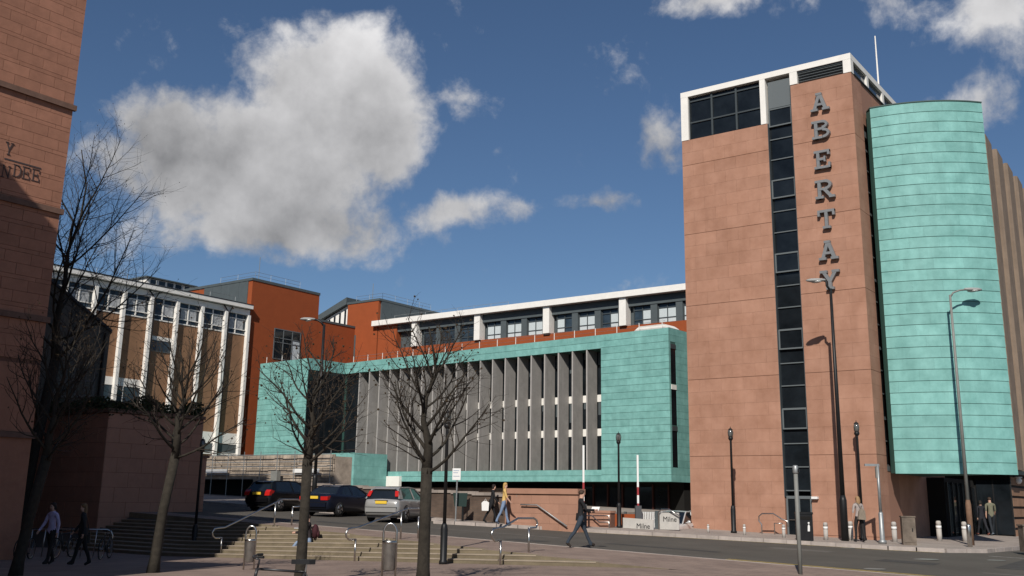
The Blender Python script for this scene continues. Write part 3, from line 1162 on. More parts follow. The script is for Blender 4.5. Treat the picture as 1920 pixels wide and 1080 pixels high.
# right return face with its slot
def ps(a, b, c, d, j):
    return (-.002, .02 + j, a, b, c, d)
for k in range(nb):
    z0, z1 = CB + k * ph, CB + (k + 1) * ph
    if 2 <= k < nb - 2:
        box(copper, 'copper_panel', ps(.02, .22, z0 + .006, z1 - .006, .0), M_copper, CF)
        box(copper, 'copper_panel', ps(.95, DEP, z0 + .006, z1 - .006, .0), M_copper, CF)
    else:
        box(copper, 'copper_panel', ps(.02, DEP, z0 + .006, z1 - .006, .0), M_copper, CF)
for k in range(3):
    z0 = CB + 2 * ph + .02 + k * 2.97
    w = box(copper, 'window', (.004, .012, .24, .93, z0, z0 + 2.9), M_glass, CF)
    box(w, 'frame', (.004, .05, .24, .93, z0 + 2.55, z0 + 2.9), M_white if k == 1 else M_darkframe, CF)
# projecting left block
LF = -4.4


def pl_(a, b, c, d, j):
    return (a, b, LF - .012 - j, LF + PT + .002, c, d)


for k in range(25):
    z0 = CT - (k + 1) * ph
    cn += slabs(copper, 'copper_panel', -43.2, -35.84 + .012, z0, z0 + ph, 1, 2.5 if k < 14 else 7, .022, 0, M_copper, pl_, frame=CF, gapu=.0025, rnd_off=True, seed=k + 40, jitter=.012)
# fascia on its side and dark glazed side wall
for z0, z1 in ((oT, oT + ph), (oT + ph, CT)):
    box(copper, 'copper_panel', (-35.84 - PT, -35.84 + .012, LF + .02, -.02, z0 + .006, z1 - .006), M_copper, CF)
sg = box(copper, 'side_glazing', (-35.84 - PT, -35.84 - .02, LF + .04, -.02, 1.2, oT), M_glass, CF)
for i in range(5):
    y = LF + .06 + i * 1.07
    box(sg, 'mullion', (-35.84 - .02, -35.84 + .008, y, y + .06, 1.2, oT), M_black, CF)
for z in (4.0, 6.9, 9.7, 12.4):
    box(sg, 'transom', (-35.84 - .02, -35.84 + .004, LF + .05, -.03, z, z + .12), M_black, CF)
# low copper return and white panel at the foot
q0, q1 = onC(597, 850, LF), onC(660, 850, LF)
lb = box(copper, 'low_box', (-35.7, q1.x, LF + .3, -.3, 1.0, q0.z), M_copperseam, CF)
for k in range(4):
    h = (q0.z - 1.0) / 4
    box(lb, 'copper_panel', (-35.69, q1.x + .012, LF + .28, LF + .3, 1.0 + k * h + .006, 1.0 + (k + 1) * h - .006), M_copper, CF)
    box(lb, 'copper_panel', (q1.x, q1.x + .018, LF + .3, -.3, 1.0 + k * h + .006, 1.0 + (k + 1) * h - .006), M_copper, CF)
p0, p1 = onC(705, 893, -.3), onC(748, 912, -.3)
box(copper, 'white_panel', (p0.x, p1.x, -.32, -.02, p1.z, p0.z), M_white, CF)
# dark glazed bay between the projecting block and the first fin
nbay = box(copper, 'corner_glazing', (-35.83, oL - .07, .30, .34, oB, oT), M_glass, CF)
for z in (6.8, 9.6):
    box(nbay, 'transom', (-35.83, oL - .07, .26, .30, z, z + .12), M_black, CF)
# fins with glazing, floor bands and soffit behind
NF = 20
sp = (oR - oL) / NF
FD = 1.28
for i in range(NF):
    x = oL + i * sp + .02
    f = box(copper, 'concrete_fin', (x - .06, x + .06, .03, FD, oB, oT), M_fin, CF)
    box(f, 'fin_edge', (x - .058, x + .058, .006, .03, oB, oT), M_finedge, CF)
    x2 = oL + (i + 1) * sp
    for z0, z1 in ((oB + .02, 6.55), (7.1, 9.15), (9.7, oT - .02)):
        w = box(copper, 'window', (x + .02, x2 - .02, 1.42, 1.46, z0, z1), M_glass, CF)
        box(w, 'mullion', (x2 - .34, x2 - .28, 1.39, 1.42, z0, z1), M_darkframe, CF)
        if z0 > 5:
            box(w, 'blind', (x + .08, x2 - .36, 1.405, 1.415, z1 - (.5 + .5 * ((i * 7) % 3)), z1 - .02), M_greyclad, CF)
for z0, z1 in ((6.55, 7.1), (9.15, 9.7)):
    box(copper, 'floor_band', (oL, oR - .02, 1.36, 1.74, z0, z1), M_white, CF)
# roof edge rail posts and rooflight
for i in range(18):
    x = -35.0 + i * 2.02
    q = MB().tube([(x, .25, CT), (x, .25, CT + .62)], .028, 5)
    q.build('rail_post', M_white, copper, CF)
for i in range(3):
    x = -42.6 + i * 2.4
    MB().tube([(x, LF + .25, CT), (x, LF + .25, CT + .62)], .028, 5).build('rail_post', M_white, copper, CF)
MB().tube([(-35, .25, CT + .58), (-.4, .25, CT + .58)], .012, 4).tube([(-35, .25, CT + .3), (-.4, .25, CT + .3)], .010, 4).build('rail_wire', M_galv, copper, CF)
rl = MB()
rl.prism([(0, 0), (3.0, 0), (3.0, .15), (2.6, .42), (.4, .42), (0, .15)], .7, 2.2, lambda a, b, h: (-3.4 + a, h, CT + .02 + b))
rl.build('rooflight', M_white, copper, CF)
print('copper panels', cn)
# dark undercroft under the box
und = thing('undercroft', 'dark recessed ground floor under the copper box', 'undercroft', CF @ Vector((-18, 2.5, .5)), CA)
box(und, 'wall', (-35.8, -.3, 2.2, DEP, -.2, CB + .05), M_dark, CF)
box(und, 'wall', (-35.8, -9.5, .9, 2.2, -.2, 2.6), M_brick, CF)
for i in range(6):
    x = -1.6 - i * 1.35
    w = box(und, 'window', (x - 1.1, x, 2.12, 2.19, .9, 2.75), M_glass, CF)
    box(w, 'frame', (x, x + .12, 2.06, 2.2, .5, 2.95), mat('red_frame', (.045, .012, .008), .7), CF)

# ------------------------------------------------------------------ long orange block behind, white roof edge
MY = 80.0
main = thing('orange_long_block', 'long orange-rendered block with white roof edge and grey-framed windows', 'building', (-50, 86, 1.5))
box(main, 'wall', (-76.46, -19, MY, MY + 14, .5, 17.25), M_orange)
box(main, 'wall', (-76.46, -73.75, MY, MY + 1, 17.25, 19.9), M_orange)
box(main, 'wall', (-73.75, -19, MY + .75, MY + 14, 17.25, 20.0), M_greyclad)
box(main, 'roof_edge', (-77.0, -19, MY - .55, MY + 14, 19.86, 20.42), M_white)
box(main, 'grey_beam', (-73.75, -19, MY + .16, MY + .74, 19.05, 19.86), M_greyclad)
PX = [-71.0 + 8.42 * i for i in range(7)]
for x in PX:
    box(main, 'pier', (x - .36, x + .36, MY - .3, MY + .6, 17.25, 19.86), M_white)
rw = random.Random(3)
for i, x in enumerate([-79.42] + PX[:-1]):
    a, b = x + .43, x + 8.42 - .43
    w3 = (b - a) / 3
    for j in range(3):
        x0, x1 = a + w3 * j + .08, a + w3 * (j + 1) - .08
        if x0 < -73.8:
            continue
        if x0 > -32:
            continue
        w = box(main, 'window', (x0 + .25, x1 - .25, MY + .5, MY + .54, 17.32, 19.04), M_glass2)
        for xx in (x0 + .25, (x0 + x1) / 2 - .04, x1 - .33):
            box(w, 'frame', (xx, xx + .08, MY + .42, MY + .5, 17.3, 19.04), M_darkframe)
        for z in (17.27, 17.72, 18.62):
            box(w, 'transom', (x0 + .25, x1 - .25, MY + .43, MY + .51, z, z + .08), M_darkframe)
        box(main, 'grey_pier', (x1 - .25, x1 + .41, MY + .22, MY + .74, 17.26, 19.05), M_greyclad)
        if i >= 2:
            for h in (0, 1):
                if rw.random() < .82:
                    xa = x0 + .33 + h * ((x1 - x0) / 2 - .29)
                    xb = xa + (x1 - x0) / 2 - .37
                    box(w, 'blind', (xa, xb, MY + .475, MY + .495, 17.8, 18.62), M_blind)
                    box(w, 'blind', (xa, xb, MY + .475, MY + .495, 17.36, 17.72), M_blind)
def rail_line(parent, pts, h=.9, m=M_galv, step=2.0):
    mb = MB()
    for (a, b) in zip(pts, pts[1:]):
        a, b = Vector(a), Vector(b)
        n = max(1, int((b - a).length / step))
        for i in range(n + 1):
            p = a.lerp(b, i / n)
            mb.tube([p, p + Vector((0, 0, h))], .02, 4)
        for z in (h, h * .55):
            mb.tube([a + Vector((0, 0, z)), b + Vector((0, 0, z))], .016, 4)
    return mb.build('roof_rail', m, parent)


rail_line(main, [(-75.5, MY + 1.5, 20.4), (-60, MY + 1.5, 20.4)], .8)
rail_line(main, [(-60, MY + 3, 20.4), (-24, MY + 3, 20.4)], .8, step=3)
box(main, 'vent', (-50.2, -49.2, MY + 3, MY + 4, 20.42, 20.75), M_greyclad)

cor = thing('orange_corner_block', 'tall orange corner block with dark grey metal side wall', 'building', (-79, 84, 1.5))
BXR = -76.47
box(cor, 'wall', (-81.3, BXR - .12, MY - .012, MY + 12, .5, 22.75), M_orange)
box(cor, 'grey_side', (BXR - .12, BXR, MY + .35, MY + 12, 17, 22.76), M_greyclad)
for i in range(7):
    box(cor, 'cladding_panel', (BXR, BXR + .02, MY + .36 + i * 1.66, MY + .36 + (i + 1) * 1.66 - .02, 20.0, 22.74), M_greyclad)
box(cor, 'coping', (-81.4, BXR + .06, MY - .08, MY + 12.1, 22.76, 23.0), M_greyclad)
dd = box(cor, 'door', (-80.7, -79.8, MY - .04, MY - .014, 16.5, 19.17), M_greyclad)
box(dd, 'pane', (-80.45, -80.05, MY - .05, MY - .041, 18.4, 18.95), M_blind)
rail_line(cor, [(-80.8, MY + .8, 23), (-76.8, MY + .8, 23), (-76.8, MY + 9, 23)], .75)
MB().tube([(-79.0, MY + 1.5, 23), (-79.0, MY + 1.5, 25.2)], .03, 5).build('aerial', M_greypole, cor)

AX = -80.0
oA = thing('orange_gable_block', 'big orange block with grey roof trim rising beside the office block', 'building', (-86, 70, 1.5))
box(oA, 'wall', (AX - 11, AX, 65.3, 74.4, .5, 22.72), M_orange)
box(oA, 'coping', (AX - 11.05, AX + .06, 65.2, 74.46, 22.72, 22.98), M_greyclad)
box(oA, 'low_wall', (AX - 11, AX - .01, 74.4, MY - .02, .5, 19.95), M_orange)
box(oA, 'coping', (AX - 11.05, AX + .05, 74.47, MY - .03, 19.95, 20.17), M_greyclad)
for i in range(5):
    x0 = AX - .62 - i * 1.4
    box(oA, 'cladding_panel', (x0 - 1.38, x0, 65.24, 65.3, 19.5, 22.7), M_greyclad)
wA = box(oA, 'window', (AX + .005, AX + .02, 68.5, 72.1, 15.2, 18.33), M_glass)
for y in (68.5, 69.7, 70.9, 72.02):
    box(wA, 'mullion', (AX + .02, AX + .07, y, y + .09, 15.2, 18.33), M_midframe)
for z in (15.2, 16.9, 17.35, 18.25):
    box(wA, 'transom', (AX + .02, AX + .066, 68.5, 72.1, z, z + .09), M_midframe)
box(wA, 'blind', (AX + .021, AX + .03, 70.95, 72.0, 15.3, 17.3), M_blind)
rail_line(oA, [(AX - 6, 66, 22.98), (AX - .5, 66, 22.98), (AX - .5, 72, 22.98)], .8)
MB().tube([(AX - 1.2, 67, 22.98), (AX - 1.2, 67, 25.6)], .03, 5).build('aerial', M_greypole, oA)

# ------------------------------------------------------------------ office block with white pilasters
off = thing('office_block', 'long brown office block with white pilasters and white roof edge', 'building', (-86, 52, 1.5))
Y0, Y1 = 37.5, 65.15
box(off, 'wall', (AX - 12, AX - .16, Y0, Y1, .3, 19.6), M_brick2)
box(off, 'roof_edge', (AX - 12, AX + .55, Y0 - .3, Y1 + .03, 19.68, 20.06), M_white)
box(off, 'roof_felt', (AX - 12, AX + .58, Y0 - .3, Y1 + .04, 20.06, 20.13), M_black)
box(off, 'eaves_beam', (AX - .16, AX + .12, Y0, Y1, 19.06, 19.6), M_white)
box(off, 'eaves_shadow_gap', (AX - .16, AX + .02, Y0, Y1, 19.6, 19.68), M_greyclad)
PIL = [65.0 - 2.775 * i for i in range(10)]
M_curt = mat('curtain', (.36, .37, .38), .9, var=.35, scale=6)
for i, y in enumerate(PIL):
    box(off, 'pilaster', (AX - .15, AX + .32, y - .15, y + .15, 1.0, 19.06), M_white)
    if i == 0:
        continue
    ya, yb = y + .15, y + 2.625
    w = box(off, 'window', (AX - .12, AX - .09, ya, yb, 17.1, 19.04), M_glass2)
    for z, hh in ((17.04, .1), (17.5, .07), (18.55, .08)):
        box(w, 'transom', (AX - .09, AX - .01, ya, yb, z, z + hh), M_white)
    ym = (ya + yb) / 2
    for yy in (ym - .05,):
        box(w, 'mullion', (AX - .09, AX - .005, yy, yy + .1, 17.14, 19.03), M_white)
    box(w, 'curtain', (AX - .088, AX - .075, ym + .1, yb - .1 - .2 * (i % 2), 17.55, 18.55), M_curt)
    if i % 2:
        box(w, 'curtain', (AX - .088, AX - .075, ya + .45, ym - .15, 17.55, 18.55), M_curt)
    box(off, 'brick_panel', (AX - .15, AX - .06, ya, yb, 1.0, 17.04), M_brown)
    if i in (4, 7):
        v = box(off, 'window', (AX - .06, AX - .04, ya, yb, 14.3, 15.25), M_glass2)
        box(v, 'lintel', (AX - .06, AX, ya, yb, 15.25, 15.6), M_white)
        box(v, 'sill', (AX - .06, AX, ya, yb, 14.2, 14.3), M_greyclad)
    if i in (5, 6):
        v = box(off, 'window', (AX - .06, AX - .04, ya, yb, 9.4, 10.8), M_glass2)
        box(v, 'lintel', (AX - .06, AX, ya, yb, 10.8, 11.5), M_white)
        box(v, 'mullion', (AX - .04, AX + .01, ya + .7, ya + .8, 9.4, 10.8), M_white)
    if i in (1, 2):
        v = box(off, 'window', (AX - .06, AX - .03, ya, yb, 5.6, 6.4), M_greyclad)
        box(v, 'lintel', (AX - .06, AX, ya, yb, 6.4, 7.45), M_white)
        box(v, 'sill', (AX - .06, AX + .05, ya, yb, 5.4, 5.6), M_white)
for y in (PIL[1] + .3, PIL[4] + .3):
    MB().tube([(AX + .35, y - .75, 19.6), (AX + .25, y, 18.9), (AX + .15, y, 2)], .07, 6).tube([(AX + .35, y + .3, 19.6), (AX + .2, y + .02, 18.9)], .06, 6).build('downpipe', M_black, off)
rail_line(off, [(AX - 1.5, 40, 20.1), (AX - 1.5, 64.5, 20.1)], .95, M_galv, 3)

dst = thing('distant_flats', 'distant grey-roofed flats just above the office roof', 'building', (-118, 76, 2))
a, b = onX(275, 523, -112), onX(363, 549, -112)
box(dst, 'wall', (-126, -112, a.y, b.y, 2, b.z + .9), M_white)
box(dst, 'roof', (-126.5, -111.6, a.y - .3, b.y + .3, b.z + .9, a.z + .2), M_greyclad)
for i in range(5):
    y = a.y + .6 + i * (b.y - a.y - 1) / 5
    box(dst, 'window', (-112, -111.95, y, y + .9, b.z - 1.2, b.z + .7), M_glass2)
a, b, c = onY(600, 598, 92), onY(656, 563, 92), onY(656, 612, 92)
hall = thing('pitched_hall', 'pale striped hall under a steep grey roof between the orange blocks', 'building', (b.x, 95, 2))
q = MB()
q.prism([(a.x, 2), (b.x, 2), (b.x, b.z - .6), (a.x, a.z - .6)], 92, 100, lambda s, z, h: (s, h, z))
q.build('wall', M_white, hall)
q = MB()
q.prism([(a.x - .4, a.z - .6), (b.x, b.z - .6), (b.x, b.z + .3), (a.x - .4, a.z + .15)], 91.4, 100.2, lambda s, z, h: (s, h, z))
q.build('roof', M_greyclad, hall)
for i in range(5):
    x = a.x + 1.7 + i * .95
    t = (x - a.x) / (b.x - a.x)
    box(hall, 'window', (x, x + .28, 91.93, 91.99, 19, a.z + (b.z - a.z) * t - .9), M_glass)
box(hall, 'rail', (a.x, b.x, 91.9, 91.96, 20.6, 20.75), M_greyclad)

# ------------------------------------------------------------------ pink ashlar building on the left, in half shade
LX, LY = -34.0, 18.8
left = thing('pink_ashlar_building', 'pink ashlar stone building with carved lettering, half in shade', 'building', (LX - 10, 10, -.4))
box(left, 'wall', (LX - 3.5, LX, 5.6, LY, -.7, 26), M_pinkjoint)
box(left, 'wall', (LX - 8, LX - 3.5, 5.6, LY, -.7, 12.4), M_pink)  # unseen low link, kept low so sun reaches the pavement beyond
box(left, 'wall', (LX - 32, LX - 8, 5.6, LY, -.7, 26), M_pink)  # unseen rear mass, height chosen to shade the gabled house
z = -.6
row = 0
ns = 0
hs = [.40, .40, .15]
rnd = random.Random(5)
while z < 22.0:
    h = hs[row % 3]
    off_ = (.0, .48, .24)[row % 3]
    e = [LY + .03]
    y = LY - (.35, .8, .55)[row % 3]
    while y > 14.2:
        e.append(y)
        y -= .95 if h > .2 else 1.6
    e.append(14.2)
    if z > 8.5 or True:
        for y1, y0 in zip(e, e[1:]):
            if z < 6.0:
                continue
            box(left, 'stone_block', (LX - .02, LX + .03 + rnd.random() * .006, y0 + .006, y1 - .006, z + .006, z + h - .006), M_pink)
            ns += 1
    z += h
    row += 1
print('pink blocks', ns)
box(left, 'wall', (LX - .02, LX + .03, 5.6, 14.2, -.6, 22.0), M_pink)
box(left, 'wall', (LX - .02, LX + .03, 14.2, LY + .03, -.6, 5.9), M_pink)
box(left, 'wall', (LX - 3.5, LX - .03, LY, LY + .03, -.6, 25.9), M_pink)
for zc in (15.42, 11.44, 7.5, 3.5):
    box(left, 'string_course', (LX - .02, LX + .13, 5.6, LY + .12, zc - .1, zc + .1), M_pinkband)
M_carve = mat('carved_letter', (.07, .055, .055), .8)
for ch, u, v in (('Y', 16, 279), ('N', 10, 322), ('D', 31, 321), ('E', 48, 325), ('E', 66, 329)):
    p = onX(u, v, LX)
    me = letter_mesh(ch, .30, .44, .012, .10, .05, 'letter', M_carve)
    link('letter', me, left, Matrix.Translation((LX + .037, p.y, p.z)) @ Matrix.Rotation(R(90), 4, 'Z'))
p, q_ = onX(7, 297, LX), onX(76, 315, LX)
box(left, 'carved_rule', (LX + .03, LX + .045, p.y, q_.y, p.z - .03, p.z + .02), M_carve)

# unseen block behind the viewer's left, shaped to throw the plaza into shade
occ = thing('unseen_shade_block', 'tall unseen block out of view, shaped to cast shade over the paving', 'building', (-24, -5, -.5))
box(occ, 'wall', (-33.9, -22.2, -24, 5.25, -1.5, 21.95), M_pinkwall)
box(occ, 'coping', (-33.95, -22.15, -24.05, 5.30, 21.95, 22.15), M_pinkband)
box(occ, 'shade_wing', (-22.2, -18.1, -24, 5.25, -1.5, 12.35), M_pinkwall)  # unseen lower wing, sized to fit the shadow edge on the paving
box(occ, 'coping', (-22.14, -18.05, -24.05, 5.30, 12.35, 12.55), M_pinkband)
for k in range(6):
    z0 = 1.2 + k * 3.3
    for j in range(5):
        if k > 2:
            continue
        w = box(occ, 'window', (-18.1, -18.05, -20 + j * 5, -18.6 + j * 5, z0, z0 + 1.9), M_glass)
        box(w, 'sill', (-18.1, -17.95, -20.1 + j * 5, -18.5 + j * 5, z0 - .14, z0), M_pinkband)
    for j in range(3):
        w = box(occ, 'window', (-32.5 + j * 3.7, -31.1 + j * 3.7, 5.25, 5.29, z0, z0 + 1.9), M_glass)
        box(w, 'sill', (-32.6 + j * 3.7, -31.0 + j * 3.7, 5.25, 5.4, z0 - .14, z0), M_pinkband)

# ------------------------------------------------------------------ shaded low wall with ivy, gabled house
WX = -40.0
lw = thing('ashlar_garden_wall', 'high pink ashlar wall with ivy along its top beside the steps', 'wall', (WX - 3, 27, -.5))
box(lw, 'core', (WX - 13, WX, 25.5, 30.4, -.8, 5.05), M_pinkjoint)
box(lw, 'core', (WX - 13, WX, 30.4, 30.75, -.8, 3.3), M_pinkjoint)
slabs(lw, 'stone_block', 25.47, 30.4, -.6, 5.0, .63, 1.15, .012, 0, M_pinkwall, lambda a, b, c, d, j: (WX - .01, WX + .03 + j, a, b, c, d), jitter=.006)
slabs(lw, 'stone_block', WX - 13, WX + .03, -.6, 5.0, .63, 1.25, .012, 0, M_pinkwall, lambda a, b, c, d, j: (a, b, 25.46 - j, 25.5, c, d), jitter=.006, seed=4)
slabs(lw, 'stone_block', 30.41, 30.76, .4, 3.3, .58, 1, .012, 0, M_pinkwall, lambda a, b, c, d, j: (WX - .01, WX + .03, a, b, c, d))
box(lw, 'coping', (WX - 13, WX + .1, 25.38, 30.45, 5.05, 5.2), M_pinkband)
box(lw, 'coping', (WX - 3, WX + .1, 30.46, 30.85, 3.3, 3.42), M_pinkband)
rnd = random.Random(11)
q = MB()
for i in range(5200):
    if rnd.random() < .5:
        x, y = WX - rnd.random() ** 1.5 * 1.2 + .12, 25.4 + rnd.random() * 4.9
    else:
        x, y = WX - rnd.random() * 12.5, 25.4 + rnd.random() ** 1.5 * 1.4 - .1
    hmax = .5 + .35 * math.sin(y * 2.3 + 1) * math.cos(x * 1.7)
    z = 5.12 + rnd.random() * max(.12, hmax) - (.3 * rnd.random() if rnd.random() < .2 else 0)
    c = Vector((x, y, z))
    a = Vector((rnd.gauss(0, 1), rnd.gauss(0, 1), rnd.gauss(0, 1))).normalized()
    b = a.orthogonal().normalized()
    s_ = .05 + rnd.random() * .05
    q.face([c - a * s_, c + b * s_ * .8, c + a * s_, c - b * s_ * .8])
iv = q.build('ivy', M_ivy, None, fix=False)
tag(iv, 'dark ivy mat growing over the top of the shaded pink wall', 'ivy', None, 'stuff')

GD = 58.0
dg = ray(207, 700)
k = GD / math.hypot(dg.x, dg.y)
GO = Vector((dg.x * k, dg.y * k, 0))
GA = math.atan2(dg.y, dg.x) - math.pi / 2 + R(6)
GF = Matrix.Translation(GO) @ Matrix.Rotation(GA, 4, 'Z')
GI = GF.inverted()


def onGb(u, v):
    c = GI @ CAM
    d = GI.to_3x3() @ ray(u, v)
    return c + d * (-c.y / d.y)


e, r2 = onGb(207, 622), onGb(97, 530)
gb = thing('gabled_house', 'shaded grey harled house with a sloping gable above the ivy wall', 'house', GF @ Vector((-7, 4, .8)), GA)
sl = (r2.z - e.z) / (e.x - r2.x)
rx = e.x - 6.2
rz_ = e.z + sl * 6.2
q = MB()
q.prism([(e.x, .4), (e.x, e.z), (rx, rz_), (rx - 6.2, e.z), (rx - 6.2, .4)], 0, 8, lambda s, zz_, h: (s, h, zz_))
q.build('wall', M_harl, gb, GF)
q = MB()
q.prism([(e.x + .08, e.z - .06), (rx, rz_ + .04), (rx - 6.3, e.z), (rx - 6.3, e.z + .16), (rx, rz_ + .2), (e.x + .08, e.z + .1)], -.12, 8.1, lambda s, zz_, h: (s, h, zz_))
q.build('roof', M_slate, gb, GF)
MB().tube([(e.x - .25, -.08, e.z - .1), (e.x - .25, -.08, .8)], .07, 6).build('downpipe', M_black, gb, GF)
for u in (160, 122):
    p, p2 = onGb(u - 14, 690), onGb(u + 13, 742)
    w = box(gb, 'window', (p.x, p2.x, -.03, -.005, p2.z, p.z), M_glass, GF)
    for k in range(3):
        x = p.x + (p2.x - p.x) * k / 2
        box(w, 'mullion', (x - .05, x + .05, -.09, -.03, p2.z, p.z), mat('old_white', (.16, .155, .145), .8), GF)
    box(w, 'transom', (p.x, p2.x, -.085, -.031, (p.z + p2.z) / 2, (p.z + p2.z) / 2 + .09), mat('old_white', (.16, .155, .145), .8), GF)
    box(w, 'sill', (p.x - .08, p2.x + .08, -.15, -.005, p2.z - .12, p2.z), mat('old_white', (.16, .155, .145), .8), GF)

# ------------------------------------------------------------------ rubble retaining wall with scaffold rails
RY = 46.0
rwl = thing('rubble_retaining_wall', 'pale rubble stone retaining wall behind the parked cars', 'wall', (-54, RY, 1.4))
xa, xb = onY(380, 855, RY).x, onY(628, 868, RY).x
zt = onY(500, 857, RY).z
xo = onY(474, 920, RY).x
zo = onY(440, 897, RY).z
box(rwl, 'core', (xa - 2, xb, RY + .05, RY + 1.5, zo, zt - .02), M_rub)
box(rwl, 'core', (xo, xb, RY + .05, RY + 1.5, .4, zo), M_rub)
box(rwl, 'passage', (xa - 2, xo, RY + 1.2, RY + 1.5, .4, zo), M_dark)  # near-black sheet painted in for the unlit depth of the opening
rnd = random.Random(21)
z = zo - .4
while z < zt - .1:
    h = .2 + rnd.random() * .16
    x = (xo if z < zo else xa - 2)
    while x < xb - .1:
        w = .35 + rnd.random() * .55
        box(rwl, 'rubble_stone', (x + .012, min(x + w, xb) - .012, RY - .02 - rnd.random() * .05, RY + .06, z + .012, z + h - .012), M_rub)
        x += w
    z += h
slabs(rwl, 'stone_block', xo, xb, .6, zo - .4, .45, .9, .015, 0, M_brick, lambda a, b, c, d, j: (a, b, RY - .02 - j, RY + .05, c, d), jitter=.02)
box(rwl, 'lintel', (xa - 2, xo + .4, RY - .04, RY + .5, zo - .05, zo + .12), M_rub)
scf = thing('scaffold_rail', 'galvanised scaffold rails fixed along the rubble wall', 'scaffold', ((xa + xb) / 2, RY - .4, 1.4))
q = MB()
for z in (zo + .25, zo + .75, zt + .12, zt - .35):
    q.tube([(xa, RY - .35, z), (xb, RY - .35, z)], .026, 5)
q.build('ledger', M_galv, scf)
for i in range(9):
    x = xa + (xb - xa) * i / 8
    MB().tube([(x, RY - .38, 1.0), (x, RY - .38, zt + .35)], .026, 5).build('standard', M_galv, scf)
for x in (xa + .8, xb - 3.4):
    box(scf, 'board', (x, x + 2.4, RY - .36, RY - .32, zo + .35, zo + .6), M_signwhite)
p = onY(516, 898, RY - .3)
q = MB()
tag(box(None, 'site_box', (p.x, p.x + .6, RY - .7, RY - .4, .9, p.z + .5), M_greypole), 'grey box standing against the scaffold boards', 'box')

# ------------------------------------------------------------------ boundary walls behind the far pavement
bw = thing('brick_boundary_wall', 'low dark brown brick wall with stone coping behind the parked cars', 'wall', (-33, 37.6, .9))
pts = [(-26.0, 36.25), (-30.6, 37.4), (-47, 39.8)]
for (x0, y0), (x1, y1) in zip(pts, pts[1:]):
    L = math.hypot(x1 - x0, y1 - y0)
    a = math.atan2(y1 - y0, x1 - x0)
    Fm = Matrix.Translation((x0, y0, 0)) @ Matrix.Rotation(a, 4, 'Z')
    n = round(L / 1.6)
    for i in range(n):
        u0, u1 = L * i / n, L * (i + 1) / n
        xm, ym = x0 + (x1 - x0) * (i + .5) / n, y0 + (y1 - y0) * (i + .5) / n
        zb = zpav(xm, ym)
        c_ = box(bw, 'wall_bay', (u0, u1 + .001, -.28, 0, zb - .4, zb + 1.12), M_brick, Fm)
        box(bw, 'coping_stone', (u0 + .004, u1 - .004, -.34, .06, zb + 1.12, zb + 1.25), M_pavefar, Fm)
pw = thing('pink_stone_wall', 'pink sandstone wall with coping at the head of the forecourt stair', 'wall', (-24.5, 36.5, .6))
PY = 36.2
x0, x1 = onY(947, 950, PY).x, onY(1083, 950, PY).x
zt = onY(1010, 916, PY).z
box(pw, 'core', (x0, x1, PY + .03, PY + .45, .2, zt - .22), M_pinkjoint)
slabs(pw, 'stone_block', x0, x1, .3, zt - .22, .42, 1.05, .006, 0, M_pinkwall, lambda a, b, c, d, j: (a, b, PY, PY + .04, c, d))
box(pw, 'stone_block', (x1 - .03, x1 + .02, PY + .001, PY + .45, .3, zt - .22), M_pinkwall)
box(pw, 'coping', (x0 - .04, x1 + .05, PY - .07, PY + .52, zt - .22, zt), M_pinkwall)
PY2 = 38.9
x0, x1 = onY(1096, 970, PY2).x, onY(1144, 970, PY2).x
zt = onY(1120, 957, PY2).z
pw2 = thing('low_pink_wall', 'short low pink stone wall beside the raised barrier', 'wall', ((x0 + x1) / 2, PY2, .5))
box(pw2, 'core', (x0, x1, PY2 + .03, PY2 + .4, .2, zt - .1), M_pinkjoint)
slabs(pw2, 'stone_block', x0, x1, .3, zt - .1, .36, .7, .006, 0, M_pinkwall, lambda a, b, c, d, j: (a, b, PY2, PY2 + .04, c, d))
box(pw2, 'coping', (x0 - .03, x1 + .03, PY2 - .03, PY2 + .44, zt - .1, zt), M_pinkwall)
a, b = onY(1145, 963, 40.5), onY(1196, 990, 40.5)
op = thing('orange_hoarding', 'orange hoarding panel behind the white sign board', 'hoarding', ((a.x + b.x) / 2, 40.5, .5))
for k in range(2):
    w = (b.x - a.x) / 2
    box(op, 'panel', (a.x + k * w + .02, a.x + (k + 1) * w - .02, 40.5, 40.56, .4, a.z), M_orange)
box(op, 'post', (a.x + w - .05, a.x + w + .05, 40.56, 40.66, .4, a.z + .1), M_greyclad)

# ------------------------------------------------------------------ street furniture
def foot(u, Y, f=zpav, v=960):
    """ground point on the line of sight of column u at depth line Y"""
    z = 0.3
    vv = v
    for i in range(12):
        p = onY(u, vv, Y)
        z = f(p.x, p.y)
        # move along the vertical so that the column is taken where the ground is
        q = Vector((p.x, p.y, z)) - CAM
        vv = PCY - FOC * q.dot(UP) / q.dot(FW)
    return Vector((p.x, p.y, z))


def topz(u, v, p):
    d = ray(u, v)
    k = math.hypot(p.x, p.y) / math.hypot(d.x, d.y)
    return CAM.z + d.z * k


RIGHT, LEFT, AWAY, NEAR = R(-53.8), R(126.2), R(36.2), R(-143.8)


